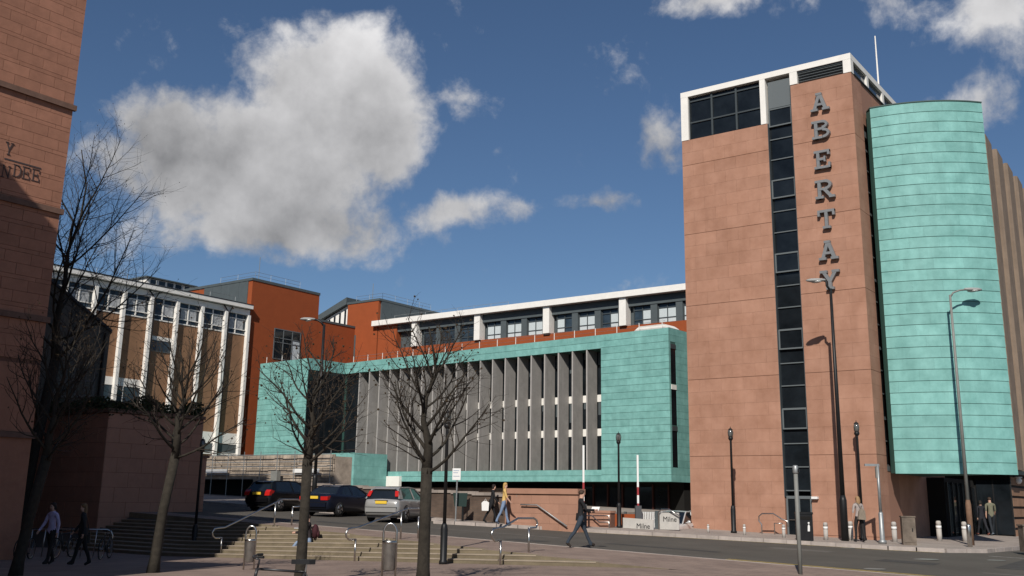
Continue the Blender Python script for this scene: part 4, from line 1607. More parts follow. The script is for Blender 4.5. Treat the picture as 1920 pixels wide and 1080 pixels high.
def lantern_post():
    t = thing('lantern_post', '', 'lamp post', group='black lantern posts')
    MB().lathe([(.125, 0), (.125, .08), (.10, .12), (.105, .95), (.085, 1.06), (.06, 1.12)], 14).build('base', M_black, t, smooth=True)
    MB().lathe([(.052, 1.1), (.046, 3.75), (.05, 3.78)], 10).build('shaft', M_black, t, smooth=True)
    MB().lathe([(.05, 3.77), (.10, 3.84), (.10, 3.9), (.06, 3.93)], 12).build('collar', M_black, t, smooth=True)
    lens = MB().lathe([(.08, 3.92), (.10, 4.0), (.105, 4.1), (.09, 4.2), (.04, 4.25)], 14).build('lantern', mat('lantern_glass', (.10, .10, .095), .1, spec=.8), t, smooth=True)
    for a in range(4):
        x, y = .115 * math.cos(a * math.pi / 2), .115 * math.sin(a * math.pi / 2)
        MB().tube([(x * .8, y * .8, 3.9), (x * 1.1, y * 1.1, 4.1), (x * .8, y * .8, 4.24)], .009, 4).build('cage_bar', M_black, lens)
    MB().lathe([(.10, 4.235), (.06, 4.27), (.015, 4.30), (.01, 4.36)], 12).build('cap', M_black, t, smooth=True)
    return t


lp = lantern_post()
spots = [(onG(831, 1058, zlow), 'black lantern post at the foot of the steps beside the big plane tree', 1.0),
         (onG(362, 1040, zlow), 'black lantern post standing in shade against the pink ashlar wall', 1.0),
         (foot(1161, 39.4), 'black lantern post in front of the copper box near the raised barrier', .94),
         (foot(1376, 41.5), 'black lantern post before the blank left part of the stone tower', 1.02),
         (foot(1619, 42.8), 'black lantern post behind the standing woman at the tower corner', 1.10)]
for i, (p, lab, s_) in enumerate(spots):
    place(lp, i == 0, p, .3 * i, lab, s_)


def arm_lamp(name, label, p, h, dirv, reach, m, rb, rt_, rise=.25, basemat=None):
    t = thing(name, label, 'street lamp', p)
    F = Matrix.Translation(p)
    bm_ = basemat or m
    MB().lathe([(rb * 1.25, -.05), (rb * 1.25, 1.55), (rb * .85, 1.75)], 12).build('base', bm_, t, F, smooth=True)
    MB().lathe([(rb * .85, 1.7), (rt_, h)], 10).build('pole', m, t, F, smooth=True)
    d = Vector((math.cos(dirv), math.sin(dirv), 0))
    top = Vector((0, 0, h))
    MB().tube([top - Vector((0, 0, .1)), top + d * .15 + Vector((0, 0, rise * .4)), top + d * reach * .6 + Vector((0, 0, rise * .85)), top + d * reach + Vector((0, 0, rise))], rt_ * .8, 7).build('arm', m, t, F, smooth=True)
    q = MB()
    prof = [(-.38, .03), (-.33, .075), (-.1, .11), (.2, .115), (.36, .07), (.42, .02)]
    c = top + d * (reach + .3) + Vector((0, 0, rise + .02))
    s_ = Vector((-d.y, d.x, 0))
    nn = 8
    for a, r in prof:
        for k in range(nn):
            th = 2 * math.pi * k / nn
            q.v.append(tuple(c + d * a + s_ * (r * 1.25 * math.cos(th)) + Vector((0, 0, r * .75 * math.sin(th)))))
    for i in range(len(prof) - 1):
        for k in range(nn):
            k2 = (k + 1) % nn
            q.f.append((i * nn + k, i * nn + k2, (i + 1) * nn + k2, (i + 1) * nn + k))
            q.mi.append(0)
    q.f.append(tuple(range(nn)))
    q.f.append(tuple((len(prof) - 1) * nn + k for k in range(nn)))
    q.mi += [0, 0]
    hd = q.build('lamp_head', mat('lamp_head', (.30, .30, .29), .5, var=.1), t, F, smooth=True)
    MB().ell(tuple(c + Vector((0, 0, -.06))), (.22, .12, .06), 10, 6).build('lens', mat('lamp_lens', (.4, .4, .38), .15, spec=.8), hd, F, smooth=True)
    return t


angR = math.atan2(.591, .807)
p = foot(1585, 41.2)
arm_lamp('street_lamp', 'tall black street lamp standing in front of the tower lettering', p, topz(1561, 541, p) - p.z, angR + math.pi - .2, .25, M_black, .115, .06, .35)
p = foot(1822, 44.6)
arm_lamp('street_lamp', 'tall grey street lamp with long arm crossing the copper drum', p, topz(1796, 552, p) - p.z, angR + .1, .72, M_greypole, .09, .047, .25, mat('rusty_base', (.17, .10, .065), .8, var=.4, scale=3))
p = foot(587, 36.4)
arm_lamp('street_lamp', 'dark street lamp rising behind the plane tree near the parked cars', p, topz(579, 607, p) - p.z, angR + math.pi, .55, M_black, .10, .07, .25)


def bus_stop(p):
    t = thing('bus_stop_sign', 'white bus stop flag on a slim grey pole before the brick wall', 'sign', p)
    F = Matrix.Translation(p) @ Matrix.Rotation(AWAY, 4, 'Z')
    MB().tube([(0, 0, -.05), (.03, 0, 2.25)], .035, 8).build('pole', M_galv, t, F)
    pl = box(t, 'flag', (-.19, .17, -.035, 0.0, 1.75, 2.25), M_signwhite, F)
    for i, (w, z) in enumerate(((.25, 2.14), (.2, 2.05), (.27, 1.9))):
        box(pl, 'mark', (-.15, -.15 + w, -.042, -.036, z, z + .03), mat('sign_grey', (.35, .4, .48), .6), F)
    return t


bus_stop(foot(854, 35.5))
p = foot(866, 35.9)
t = thing('back_of_sign', 'dark double-sided notice board on a post seen beside the bus stop', 'sign', p)
F = Matrix.Translation(p) @ Matrix.Rotation(AWAY, 4, 'Z')
MB().tube([(0.03, 0, -.05), (.03, 0, 1.15)], .05, 8).build('post', M_black, t, F)
q = MB().prism([(-.42, 1.2), (.22, 1.2), (.18, .62), (-.34, .62)], -.06, .06, lambda a, b, h: (a, h, b))
q.build('board', mat('board_green', (.012, .03, .026), .5), t, F)
p = onG(1501, 1077)
t = thing('signal_pole', 'slim grey pole with small sensor head at the near kerb', 'pole', p)
F = Matrix.Translation(p)
MB().tube([(0, 0, -.05), (0, 0, 2.45)], .052, 10).build('shaft', M_greypole, t, F, smooth=True)
MB().lathe([(.06, 2.44), (.075, 2.47), (.075, 2.62), (.05, 2.65)], 10).build('head', M_galv, t, F, smooth=True)
MB().box(-.02, .1, -.03, .03, 2.48, 2.56).build('sensor', M_black, t, F)
p = foot(1655, 41.0)
t = thing('camera_pole', 'grey pole with a bracket arm standing at the tower corner', 'pole', p)
F = Matrix.Translation(p) @ Matrix.Rotation(AWAY, 4, 'Z')
MB().lathe([(.15, 0), (.15, .12), (.095, .14), (.09, 1.1), (.065, 1.18)], 12).build('base', M_galv, t, F, smooth=True)
MB().lathe([(.06, 1.15), (.055, 2.95)], 10).build('shaft', M_galv, t, F, smooth=True)
MB().box(-.5, .06, -.035, .035, 2.9, 2.99).build('arm', M_galv, t, F)
MB().box(-.09, -.02, -.05, .05, 2.45, 2.88).build('housing', M_greypole, t, F)


def bollard():
    t = thing('bollard', '', 'bollard', group='pale bollards before the tower')
    MB().lathe([(.105, -.05), (.105, .5)], 14).build('post', mat('bollard_grey', (.40, .37, .34), .8, var=.1), t, smooth=True)
    MB().lathe([(.112, .5), (.112, .62)], 14).build('reflective_band', M_signwhite, t, smooth=True)
    MB().lathe([(.105, .62), (.105, .74), (.09, .80), (.05, .82)], 14).build('top', mat('bollard_grey', (.4, .37, .34)), t, smooth=True)
    return t


bl = bollard()
for i, (u, Y, s_, lab) in enumerate([(1328, 40.3, .42, 'shortest pale bollard at the left corner of the tower front'), (1396, 40.5, .52, 'short pale bollard right of the tower-front lantern post'),
                                     (1470, 40.6, .62, 'pale bollard by the steel handrail at the tower door'), (1549, 41.0, .82, 'pale banded bollard left of the tall black street lamp'),
                                     (1596, 42.0, .9, 'pale banded bollard between the tall lamp and the standing woman'), (1678, 43.2, .95, 'pale banded bollard right of the camera pole'),
                                     (1762, 46.8, 1.0, 'pale banded bollard alone before the dark entrance'), (1810, 47.6, 1.0, 'pale banded bollard behind the chrome bollard')]):
    place(bl, i == 0, foot(u, Y), 0, lab, s_)
p = foot(1819, 43.0)
tag(MB().lathe([(.09, -.03), (.09, .78), (.07, .83), (.03, .85)], 14).build('chrome_bollard', M_steel, None, Matrix.Translation(p), smooth=True, origin=False), 'polished chrome bollard beside the grey street lamp', 'bollard')
p = foot(1705, 41.4)
t = thing('utility_cabinet', 'weathered brown-grey utility cabinet at the pavement edge', 'cabinet', p)
F = Matrix.Translation(p) @ Matrix.Rotation(AWAY - .2, 4, 'Z')
M_cab = mat('cabinet', (.15, .12, .095), .8, var=.35, scale=3)
box(t, 'body', (-.24, .24, -.2, .2, -.02, 1.02), M_cab, F)
box(t, 'lid', (-.26, .26, -.22, .22, 1.02, 1.07), M_cab, F)
d_ = box(t, 'door', (-.2, .2, -.215, -.201, .1, .95), M_cab, F)
box(d_, 'handle', (.1, .14, -.235, -.216, .5, .62), M_black, F)
p = foot(1920, 42.5)
t = thing('utility_cabinet', 'grey roadside cabinet by the side street kerb', 'cabinet', p)
F = Matrix.Translation(p) @ Matrix.Rotation(AWAY, 4, 'Z')
box(t, 'body', (-.05, .55, -.2, .2, -.02, .9), M_cab, F)
box(t, 'lid', (-.08, .58, -.23, .23, .9, .95), M_cab, F)
p = foot(1509, 39.4)
t = thing('litter_bin', 'black litter bin with white figure symbol by the tower door', 'bin', p)
F = Matrix.Translation(p) @ Matrix.Rotation(AWAY, 4, 'Z')
box(t, 'body', (-.27, .27, -.25, .25, 0.01, .98), M_black, F)
box(t, 'hood', (-.29, .29, -.27, .27, .98, 1.06), M_black, F)
box(t, 'slot', (-.2, .2, -.262, -.251, .78, .9), M_dark, F)
q = MB().prism([(.06, .35), (.14, .35), (.15, .55), (.11, .62), (.07, .55)], -.256, -.252, lambda a, b, h: (a, h, b)).ell((.11, -.254, .66), (.035, .003, .035), 10, 6)
q.build('symbol', M_signwhite, t, F)

# handrail beside the tower door
q = MB()
Y_ = 42.6
path = [(1429, 1003), (1428, 983), (1423, 977), (1423, 968), (1429, 963), (1450, 963), (1467, 974), (1476, 977), (1478, 988)]
base = onY(1429, 1003, Y_)
pp = [tuple(onY(u, v, Y_)) for u, v in path]
pp[0] = (pp[0][0], pp[0][1], zpav(*pp[0][:2]) - .1)
hr = thing('door_handrail', 'bent steel handrail at the tower door', 'handrail', (pp[0][0], Y_, zpav(pp[0][0], Y_)))
MB().tube(pp, .028, 8).build('rail', M_steel, hr, smooth=True)
x = onY(1452, 985, Y_).x
MB().tube([(x, Y_, zpav(x, Y_) - .1), (x, Y_, onY(1452, 981, Y_).z), (pp[6][0], Y_, onY(1452, 981, Y_).z)], .024, 8).build('post', M_steel, hr, smooth=True)

# handrail on the pink wall and rails by the forecourt stair
wr = thing('wall_handrail', 'steel handrail sloping down the face of the pink stone wall', 'handrail', (-24, 36.1, .9))
pts = [onY(976, 946, 36.08), onY(1007, 947, 36.08), onY(1063, 987, 36.08)]
MB().tube([tuple(v) for v in pts], .028, 8).build('rail', M_galv, wr, smooth=True)
for v in (pts[0].lerp(pts[1], .3), pts[1].lerp(pts[2], .3), pts[1].lerp(pts[2], .85)):
    MB().tube([tuple(v), (v.x, 36.21, v.z)], .014, 6).build('bracket', M_galv, wr)
sr = thing('forecourt_handrail', 'looped steel handrail post at the forecourt stair', 'handrail', tuple(foot(1071, 36.9)))
pts = [(1071, 994), (1071, 967), (1063, 965), (1061, 955), (1066, 948), (1078, 947)]
a = [onY(u, v, 36.9) for u, v in pts]
a[0].z = zpav(a[0].x, 36.9) - .05
MB().tube([tuple(v) for v in a], .026, 8).build('rail', M_steel, sr, smooth=True)
sr2 = thing('forecourt_handrail', 'dark handrail in front of the low pink wall', 'handrail', tuple(foot(1142, 38.7)))
pts = [(1142, 990), (1142, 967), (1110, 967)]
a = [onY(u, v, 38.7) for u, v in [(1142, 992), (1142, 979), (1123, 979), (1110, 967), (1098, 967)]]
a[0].z = zpav(a[0].x, 38.7) - .03
MB().tube([tuple(v) for v in a], .026, 8).build('rail', M_steel, sr2, smooth=True)
a = [onY(u, v, 38.7) for u, v in [(1142, 980), (1142, 967), (1112, 967)]]
MB().tube([tuple(v) for v in a], .022, 8).build('rail', M_steel, sr2, smooth=True)


# raised barrier arms
def barrier(name, label, p, h, lean):
    t = thing(name, label, 'barrier', p, group='raised barrier arms')
    F = Matrix.Translation(p) @ Matrix.Rotation(AWAY, 4, 'Z')
    MB().box(-.13, .13, -.15, .15, -.05, .95).build('housing', mat('barrier_grey', (.07, .07, .075), .6), t, F)
    n = 7
    for i in range(n):
        z0, z1 = .7 + (h - .7) * i / n, .7 + (h - .7) * (i + 1) / n
        MB().box(-.04 + lean * z0 * 0, .04, -.03, .03, z0, z1).build('arm_section', mat('barrier_red', (.30, .03, .035), .6) if i in (0, 2) else M_signwhite, t, F)
    return t


p = foot(1197, 40.2)
barrier('barrier_arm', 'raised white barrier arm with red bands beside the sign boards', p, topz(1196, 853, p) - p.z, 0)
p = foot(1094, 37.6)
barrier('barrier_arm', 'raised white barrier arm rising above the pink stone wall', p, topz(1092, 835, p) - p.z, 0)

# sign boards with the contractor's name, fence and car in the forecourt
M_text = mat('sign_text', (.02, .02, .022), .6)
BY = 39.3
x0, x1 = onY(1168, 985, BY).x, onY(1225, 985, BY).x
t = thing('sign_board', 'long low white sign board with black lettering beside the barrier', 'sign', ((x0 + x1) / 2, BY, zpav(x0, BY)))
q = MB().prism([(x0, zpav(x0, BY) + .01), (x1, zpav(x1, BY) + .01), (x1, onY(1225, 974.5, BY).z), (x0, onY(1168, 970.5, BY).z)], BY, BY + .05, lambda a, b, h: (a, h, b))
q.build('board', M_board, t)
c = onY(1206, 991, BY)
text_mesh('Milne', .30, .004, M_text, 'lettering', t, Matrix.Translation((c.x, BY - .006, c.z)) @ Matrix.Rotation(R(90), 4, 'X'))
for x in (x0 + .1, x1 - .1):
    box(t, 'post', (x - .03, x + .03, BY + .05, BY + .1, .2, zpav(x0, BY) + .3), M_greypole)
BY2 = 40.2
x0, x1 = onY(1237, 985, BY2).x, onY(1273, 985, BY2).x
t = thing('sign_board', 'square white sign board with black lettering in front of the white car', 'sign', ((x0 + x1) / 2, BY2, zpav(x0, BY2)))
box(t, 'board', (x0, x1, BY2, BY2 + .05, zpav(x0, BY2) + .01, onY(1255, 961, BY2).z), M_board)
c = onY(1256, 978, BY2)
text_mesh('Milne', .30, .004, M_text, 'lettering', t, Matrix.Translation((c.x, BY2 - .006, c.z)) @ Matrix.Rotation(R(90), 4, 'X'))
a = [onY(u, v, BY2 - .12) for u, v in [(1236, 998), (1234, 962), (1240, 955), (1254, 955), (1275, 968)]]
a[0].z = zpav(a[0].x, BY2) - .02
hr = thing('forecourt_handrail', 'steel handrail looping over the square sign board', 'handrail', tuple(a[0]))
MB().tube([tuple(v) for v in a], .026, 8).build('rail', M_steel, hr, smooth=True)
FY = 40.55
x0, x1 = onY(1201, 975, FY).x, onY(1226, 975, FY).x
zf0, zf1 = zpav(x0, FY), onY(1212, 960, FY).z
t = thing('site_fence', 'grey slatted fence panel with white uprights behind the sign boards', 'fence', ((x0 + x1) / 2, FY, zf0))
n = 9
for i in range(n):
    x = x0 + (x1 - x0) * i / (n - 1)
    box(t, 'upright', (x - .02, x + .02, FY, FY + .03, zf0 + .03, zf1), M_signwhite)
for z in (zf0 + .1, zf1 - .04):
    box(t, 'rail', (x0 - .05, x1 + .05, FY + .03, FY + .06, z, z + .05), M_galv)
box(t, 'post', (x1 + .06, x1 + .24, FY - .02, FY + .12, zf0 - .02, zf1 + .06), M_greyclad)


# looped stair rails on the steps
def stair_rail(label, X, yb, yt):
    t = thing('stair_rail', label, 'handrail', (X, yb, zlow(X, yb)), group='looped steel stair rails')

    def sz(y):
        if y < STEP_Y:
            return zlow(X, y)
        k = min(NST, math.floor((y - STEP_Y) / TREAD) + 1)
        return min(zlow(X, y) + RISE * k, zup(X, y))
    zb, zt_ = zlow(X, yb) + .92, zup(X, yt) + .95
    ysl = yt - .55
    P_ = [(yb + .12, zb - .28), (yb - .18, zb - .28), (yb - .3, zb - .2), (yb - .33, zb - .08), (yb - .24, zb + .04), (yb - .05, zb + .06), (yb + .2, zb + .08),
          (ysl, zt_), (yt + .25, zt_), (yt + .38, zt_ - .06), (yt + .43, zt_ - .16), (yt + .36, zt_ - .26), (yt, zt_ - .28)]
    MB().tube([(X, y, z) for y, z in P_], .03, 8).build('rail', M_steel, t, smooth=True)
    for y, z in ((yb + .1, zb - .27), (yt, zt_ - .27)):
        MB().tube([(X, y, sz(y) - .03), (X, y, z)], .03, 8).build('post', M_steel, t, smooth=True)
    if yt - yb > 2:
        y = ysl - .3
        z = zb + .08 + (zt_ - zb - .08) * (y - yb - .2) / (ysl - yb - .2)
        MB().tube([(X, y, sz(y) - .03), (X, y, z)], .03, 8).build('post', M_steel, t, smooth=True)


stair_rail('shortest looped steel stair rail nearest the walking man', -17.35, 23.3, 24.75)
stair_rail('looped steel stair rail between the litter bin and the seated person', -22.9, 23.3, 26.3)
stair_rail('looped steel stair rail in front of the black hatchback', -30.0, 23.9, 27.2)


# hoop litter bins
def hoop_bin():
    t = thing('hoop_bin', '', 'bin', group='steel hoop litter bins')
    n = 10
    arcp = [(-.14, 0, 0.0), (-.14, 0, .9)] + [(-.14 * math.cos(math.pi * i / n), 0, .95 + .2 * math.sin(math.pi * i / n)) for i in range(n + 1)] + [(.14, 0, .9), (.14, 0, 0)]
    MB().tube(arcp, .024, 8).build('hoop', M_steel, t, smooth=True)
    MB().lathe([(.11, .2), (.12, .22), (.15, .78), (.155, .8), (.14, .8), (.11, .25)], 18).build('bin_body', mat('bin_steel', (.33, .32, .30), .38, metal=.85, var=.2, scale=7), t, smooth=True)
    MB().lathe([(.152, .74), (.160, .75), (.160, .785), (.154, .795)], 18, cap=False).build('rim', M_steel, t, smooth=True)
    return t


hb = hoop_bin()
place(hb, True, onG(466, 1068, zlow), AWAY, 'steel hoop litter bin at the shadow edge beside the bicycle', .95)
p = onG(728, 1088, zlow)
place(hb, False, p, AWAY, 'steel hoop litter bin before the stair rail left of the big plane tree', 1.0)


# ------------------------------------------------------------------ bicycles
def bicycle(col):
    t = thing('bicycle', '', 'bicycle', group='parked bicycles')
    mf = mat('bike_frame_' + str(col[0]), col, .4, spec=.5)

    def wheel(y):
        n = 22
        w = MB().tube([(0, y + .33 * math.cos(2 * math.pi * i / n), .34 + .33 * math.sin(2 * math.pi * i / n)) for i in range(n)], .018, 6, close=True).build('wheel', M_rubber, t, smooth=True)
        MB().tube([(0, y + .305 * math.cos(2 * math.pi * i / n), .34 + .305 * math.sin(2 * math.pi * i / n)) for i in range(n)], .010, 5, close=True).build('rim', M_steel, w)
        q = MB()
        for i in range(14):
            a = 2 * math.pi * i / 14
            q.tube([(.02 * (-1) ** i, y, .34), (0, y + .3 * math.cos(a), .34 + .3 * math.sin(a))], .0022, 3)
        q.tube([(-.05, y, .34), (.05, y, .34)], .02, 6)
        q.build('spokes', M_steel, w)
    wheel(-.52)
    wheel(.52)
    bb, seat, head, hl = (0, -.08, .30), (0, -.24, .80), (0, .36, .84), (0, .39, .70)
    q = MB()
    for a, b, r in ((bb, seat, .017), (seat, head, .017), (bb, hl, .02), (head, hl, .02), (bb, (0, -.52, .34), .011), (seat, (0, -.52, .34), .010), (hl, (0, .52, .34), .014)):
        q.tube([a, b], r, 6)
    q.build('frame', mf, t, smooth=True)
    s = MB().prism([(-.07, -.36), (.07, -.36), (.08, -.28), (.025, -.12), (.02, -.06), (-.02, -.06), (-.025, -.12), (-.08, -.28)], .90, .955, lambda a, b, h: (a, b, h)).build('saddle', M_black, t)
    MB().tube([seat, (0, -.255, .91)], .013, 6).build('seat_post', M_steel, s)
    hb_ = MB().tube([head, (0, .34, .95), (0, .42, .98)], .014, 6).tube([(-.28, .36, 1.0), (-.12, .42, .985), (.12, .42, .985), (.28, .36, 1.0)], .013, 6).build('handlebar', mat('dark_alloy', (.05, .05, .055), .4, metal=.5), t, smooth=True)
    for sx in (-1, 1):
        MB().tube([(.28 * sx, .36, 1.0), (.34 * sx, .30, 1.0)], .018, 6).build('grip', M_rubber, hb_)
    MB().lathe([(.09, -.006), (.09, .006)], 14, (0, 0, 0)).build('chainring', M_black, t, Matrix.Translation((.05, -.08, .30)) @ Matrix.Rotation(R(90), 4, 'Y'))
    for sx in (-1, 1):
        MB().box(.06 * sx, .15 * sx, -.08 + .13 * sx - .04, -.08 + .13 * sx + .04, .29 - .1 * sx, .31 - .1 * sx).build('pedal', M_black, t)
    return t


bk = bicycle((.022, .022, .025))
bsp = [(onG(434, 1036, zlow), RIGHT + .15, 'silver-grey bicycle parked in shade by the steps left of the hoop bin'),
       (onG(293, 1062, zlow) + Vector((.3, -.3, 0)), AWAY + .25, 'dark bicycle leaning at the shaded tree beside the garden wall'),
       (Vector((0, 0, 0)), RIGHT + .3, 'dark bicycle standing against the sunlit tree trunk, saddle towards the steps'),
       (onG(196, 1048, zlow), AWAY + .1, 'dark bicycle at the rounded end of the shaded cycle rail'),
       (onG(118, 1046, zlow), AWAY - .15, 'dark bicycle at the cycle rail between the two shaded people'),
       (onG(44, 1050, zlow), AWAY + .05, 'dark bicycle at the cycle rail beside the leftmost tree')]
d = ray(541, 1000)
k = 13.9 / math.hypot(d.x, d.y)
bsp[2] = (Vector((d.x * k, d.y * k, zlow(d.x * k, d.y * k))), LEFT + .25, bsp[2][2])
bk2 = bicycle((.34, .34, .35))
for i, (p, rz, lab) in enumerate(bsp):
    place(bk2 if i == 0 else bk, i < 2, p, rz, lab)

# cycle rail in the shade
cr = thing('cycle_rail', 'long steel cycle rail with slanted hoops in the shade of the pink building', 'cycle rail', onG(120, 1050, zlow))
A_, B_ = onG(20, 1044, zlow), onG(207, 1044, zlow)
d = (B_ - A_)
zt_ = .93
q = [A_ + Vector((0, 0, zt_)), B_ - d * .06 + Vector((0, 0, zt_)), B_ - d * .02 + Vector((0, 0, zt_ - .06)), B_ + Vector((0, 0, zt_ - .2)), B_]
MB().tube([tuple(v) for v in q], .025, 8).build('rail', M_steel, cr, smooth=True)
for i in range(7):
    p = A_ + d * (.04 + .13 * i)
    MB().tube([tuple(p), tuple(p + d * .015 + Vector((0, 0, zt_)))], .022, 6).build('hoop', M_steel, cr, smooth=True)


# ------------------------------------------------------------------ trees
def tree(name, label, p, seed, trunk_h, r0, height, spread, nl=9, bare=True, lean=(0, 0), group=None, sub=6, tw=5, droop=0.0, bud=.25, trunk_top=None):
    rnd = random.Random(seed)
    t = thing(name, label, 'tree', p, group=group)
    F = Matrix.Translation(p)
    T_, L_, W_, B_ = MB(), MB(), MB(), MB()
    P0 = Vector((0, 0, -.15))
    top = Vector((lean[0], lean[1], trunk_h))
    pts = [P0, Vector((lean[0] * .1, lean[1] * .1, trunk_h * .12)), Vector((lean[0] * .4 + rnd.uniform(-.03, .03), lean[1] * .4, trunk_h * .5)), top]
    T_.tube(pts, [r0 * 1.45, r0 * 1.05, r0 * .93, r0 * .95], 10)
    # leader carries on into the crown
    ld = [top - Vector((0, 0, .12))]
    n = 6
    for i in range(1, n + 1):
        ld.append(top + Vector((rnd.uniform(-.07, .07) * i * spread / 3, rnd.uniform(-.07, .07) * i * spread / 3, (height - trunk_h) * .8 * i / n)))
    T_.tube(ld, [r0 * (.9, .62, .42, .30, .2, .12, .06)[i] + .008 for i in range(n + 1)], 8)

    def curve(a, d, ln, k, up, wob):
        out = [a]
        d = d.normalized()
        for i in range(k):
            d = (d + Vector((rnd.gauss(0, wob), rnd.gauss(0, wob), up / k + rnd.gauss(0, wob)))).normalized()
            out.append(out[-1] + d * ln / k)
        return out

    limbs = []
    for i in range(nl):
        f = (i / nl) ** 1.25
        zf = f * n * .72
        j = int(zf)
        a = ld[j].lerp(ld[j + 1], zf - j)
        az = i * 2.39996 + rnd.uniform(-.3, .3)
        pit = R(rnd.uniform(16, 42) + 34 * f)
        d = Vector((math.cos(az) * math.cos(pit), math.sin(az) * math.cos(pit), math.sin(pit)))
        ln = spread * rnd.uniform(.82, 1.12) * (1 - .32 * f)
        c = curve(a, d, ln, 7, .55 - droop, .085)
        ra = r0 * (.30 - .13 * f) * rnd.uniform(.8, 1.05)
        rr = [ra * (1 - .86 * k / 7) + .004 for k in range(8)]
        T_.tube(c, rr, 6)
        limbs.append((c, rr))
        for k in range(sub):
            q = .22 + .75 * (k + rnd.random()) / sub
            zi = min(6.99, q * 7)
            b = c[int(zi)].lerp(c[int(zi) + 1], zi % 1)
            dd = (c[int(zi) + 1] - c[int(zi)]).normalized()
            sd_ = dd.cross(Vector((rnd.gauss(0, 1), rnd.gauss(0, 1), rnd.gauss(0, 1)))).normalized()
            d2 = dd * .75 + sd_ * .72
            l2 = ln * rnd.uniform(.34, .6) * (1.15 - .55 * q)
            c2 = curve(b, d2, l2, 5, .42 - droop, .12)
            r2 = max(.006, rr[int(zi)] * .5)
            L_.tube(c2, [r2 * (1 - .8 * m / 5) + .002 for m in range(6)], 4)
            for m in range(tw):
                s_ = .15 + .85 * (m + rnd.random()) / tw
                zj = min(4.99, s_ * 5)
                b3 = c2[int(zj)].lerp(c2[int(zj) + 1], zj % 1)
                dj = (c2[int(zj) + 1] - c2[int(zj)]).normalized()
                s3 = dj.cross(Vector((rnd.gauss(0, 1), rnd.gauss(0, 1), rnd.gauss(0, 1)))).normalized()
                c3 = curve(b3, dj * .7 + s3 * .75, l2 * rnd.uniform(.3, .65), 3, .3 - droop, .16)
                rt3 = max(.0036, r2 * .38)
                W_.tube(c3, [rt3, rt3 * .85, rt3 * .65, rt3 * .4], 3, cap=False)
                if rnd.random() < bud:
                    e_ = c3[-1]
                    s4 = .014 + rnd.random() * .018
                    a4 = Vector((rnd.gauss(0, 1), rnd.gauss(0, 1), rnd.gauss(0, 1))).normalized() * s4
                    b4 = a4.orthogonal().normalized() * s4
                    c4 = a4.cross(b4).normalized() * s4
                    for u_, v_ in ((a4, b4), (b4, c4), (a4, c4)):
                        B_.face([e_ - u_, e_ + v_, e_ + u_, e_ - v_])
    T_.build('trunk', M_bark, t, F, smooth=True, fix=False)
    cwn = L_.build('crown', M_twig, t, F, fix=False)
    W_.build('twigs', M_twig, cwn, F, fix=False)['kind'] = 'stuff'
    if B_.v:
        B_.build('buds', M_bud, cwn, F, fix=False)['kind'] = 'stuff'
    return t


def at(u, D, f=zlow):
    d = ray(u, 1000)
    k = D / math.hypot(d.x, d.y)
    return Vector((d.x * k, d.y * k, f(d.x * k, d.y * k)))


G_ = 'young plane trees on the plaza'
tree('plane_tree', 'bare plane tree with sunlit trunk in front of the grey fins', at(796, 21.3), 12, 2.25, .125, 5.85, 1.95, nl=17, sub=8, tw=5, group=G_)
tree('plane_tree', 'bare plane tree with straight trunk before the seated person', at(568, 21.9), 5, 2.45, .108, 5.35, 1.75, nl=16, sub=8, tw=5, group=G_)
tree('plane_tree', 'shaded bare plane tree with leaning trunk before the garden wall', at(293, 27.6), 8, 2.9, .125, 6.3, 2.45, nl=17, sub=8, tw=5, lean=(.22, .2), group=G_)
tree('plane_tree', 'shaded bare plane tree against the pink ashlar building', at(38, 27.8), 15, 2.8, .13, 6.4, 2.5, nl=15, sub=8, tw=5, lean=(.32, .25), group=G_)
p = at(30, 50, zlow)
tree('background_tree', 'tall bare tree rising behind the pink ashlar building', p, 22, 8.0, .24, 20.5, 6.4, nl=17, sub=11, tw=8, droop=.10, lean=(.6, .5), bud=.25)

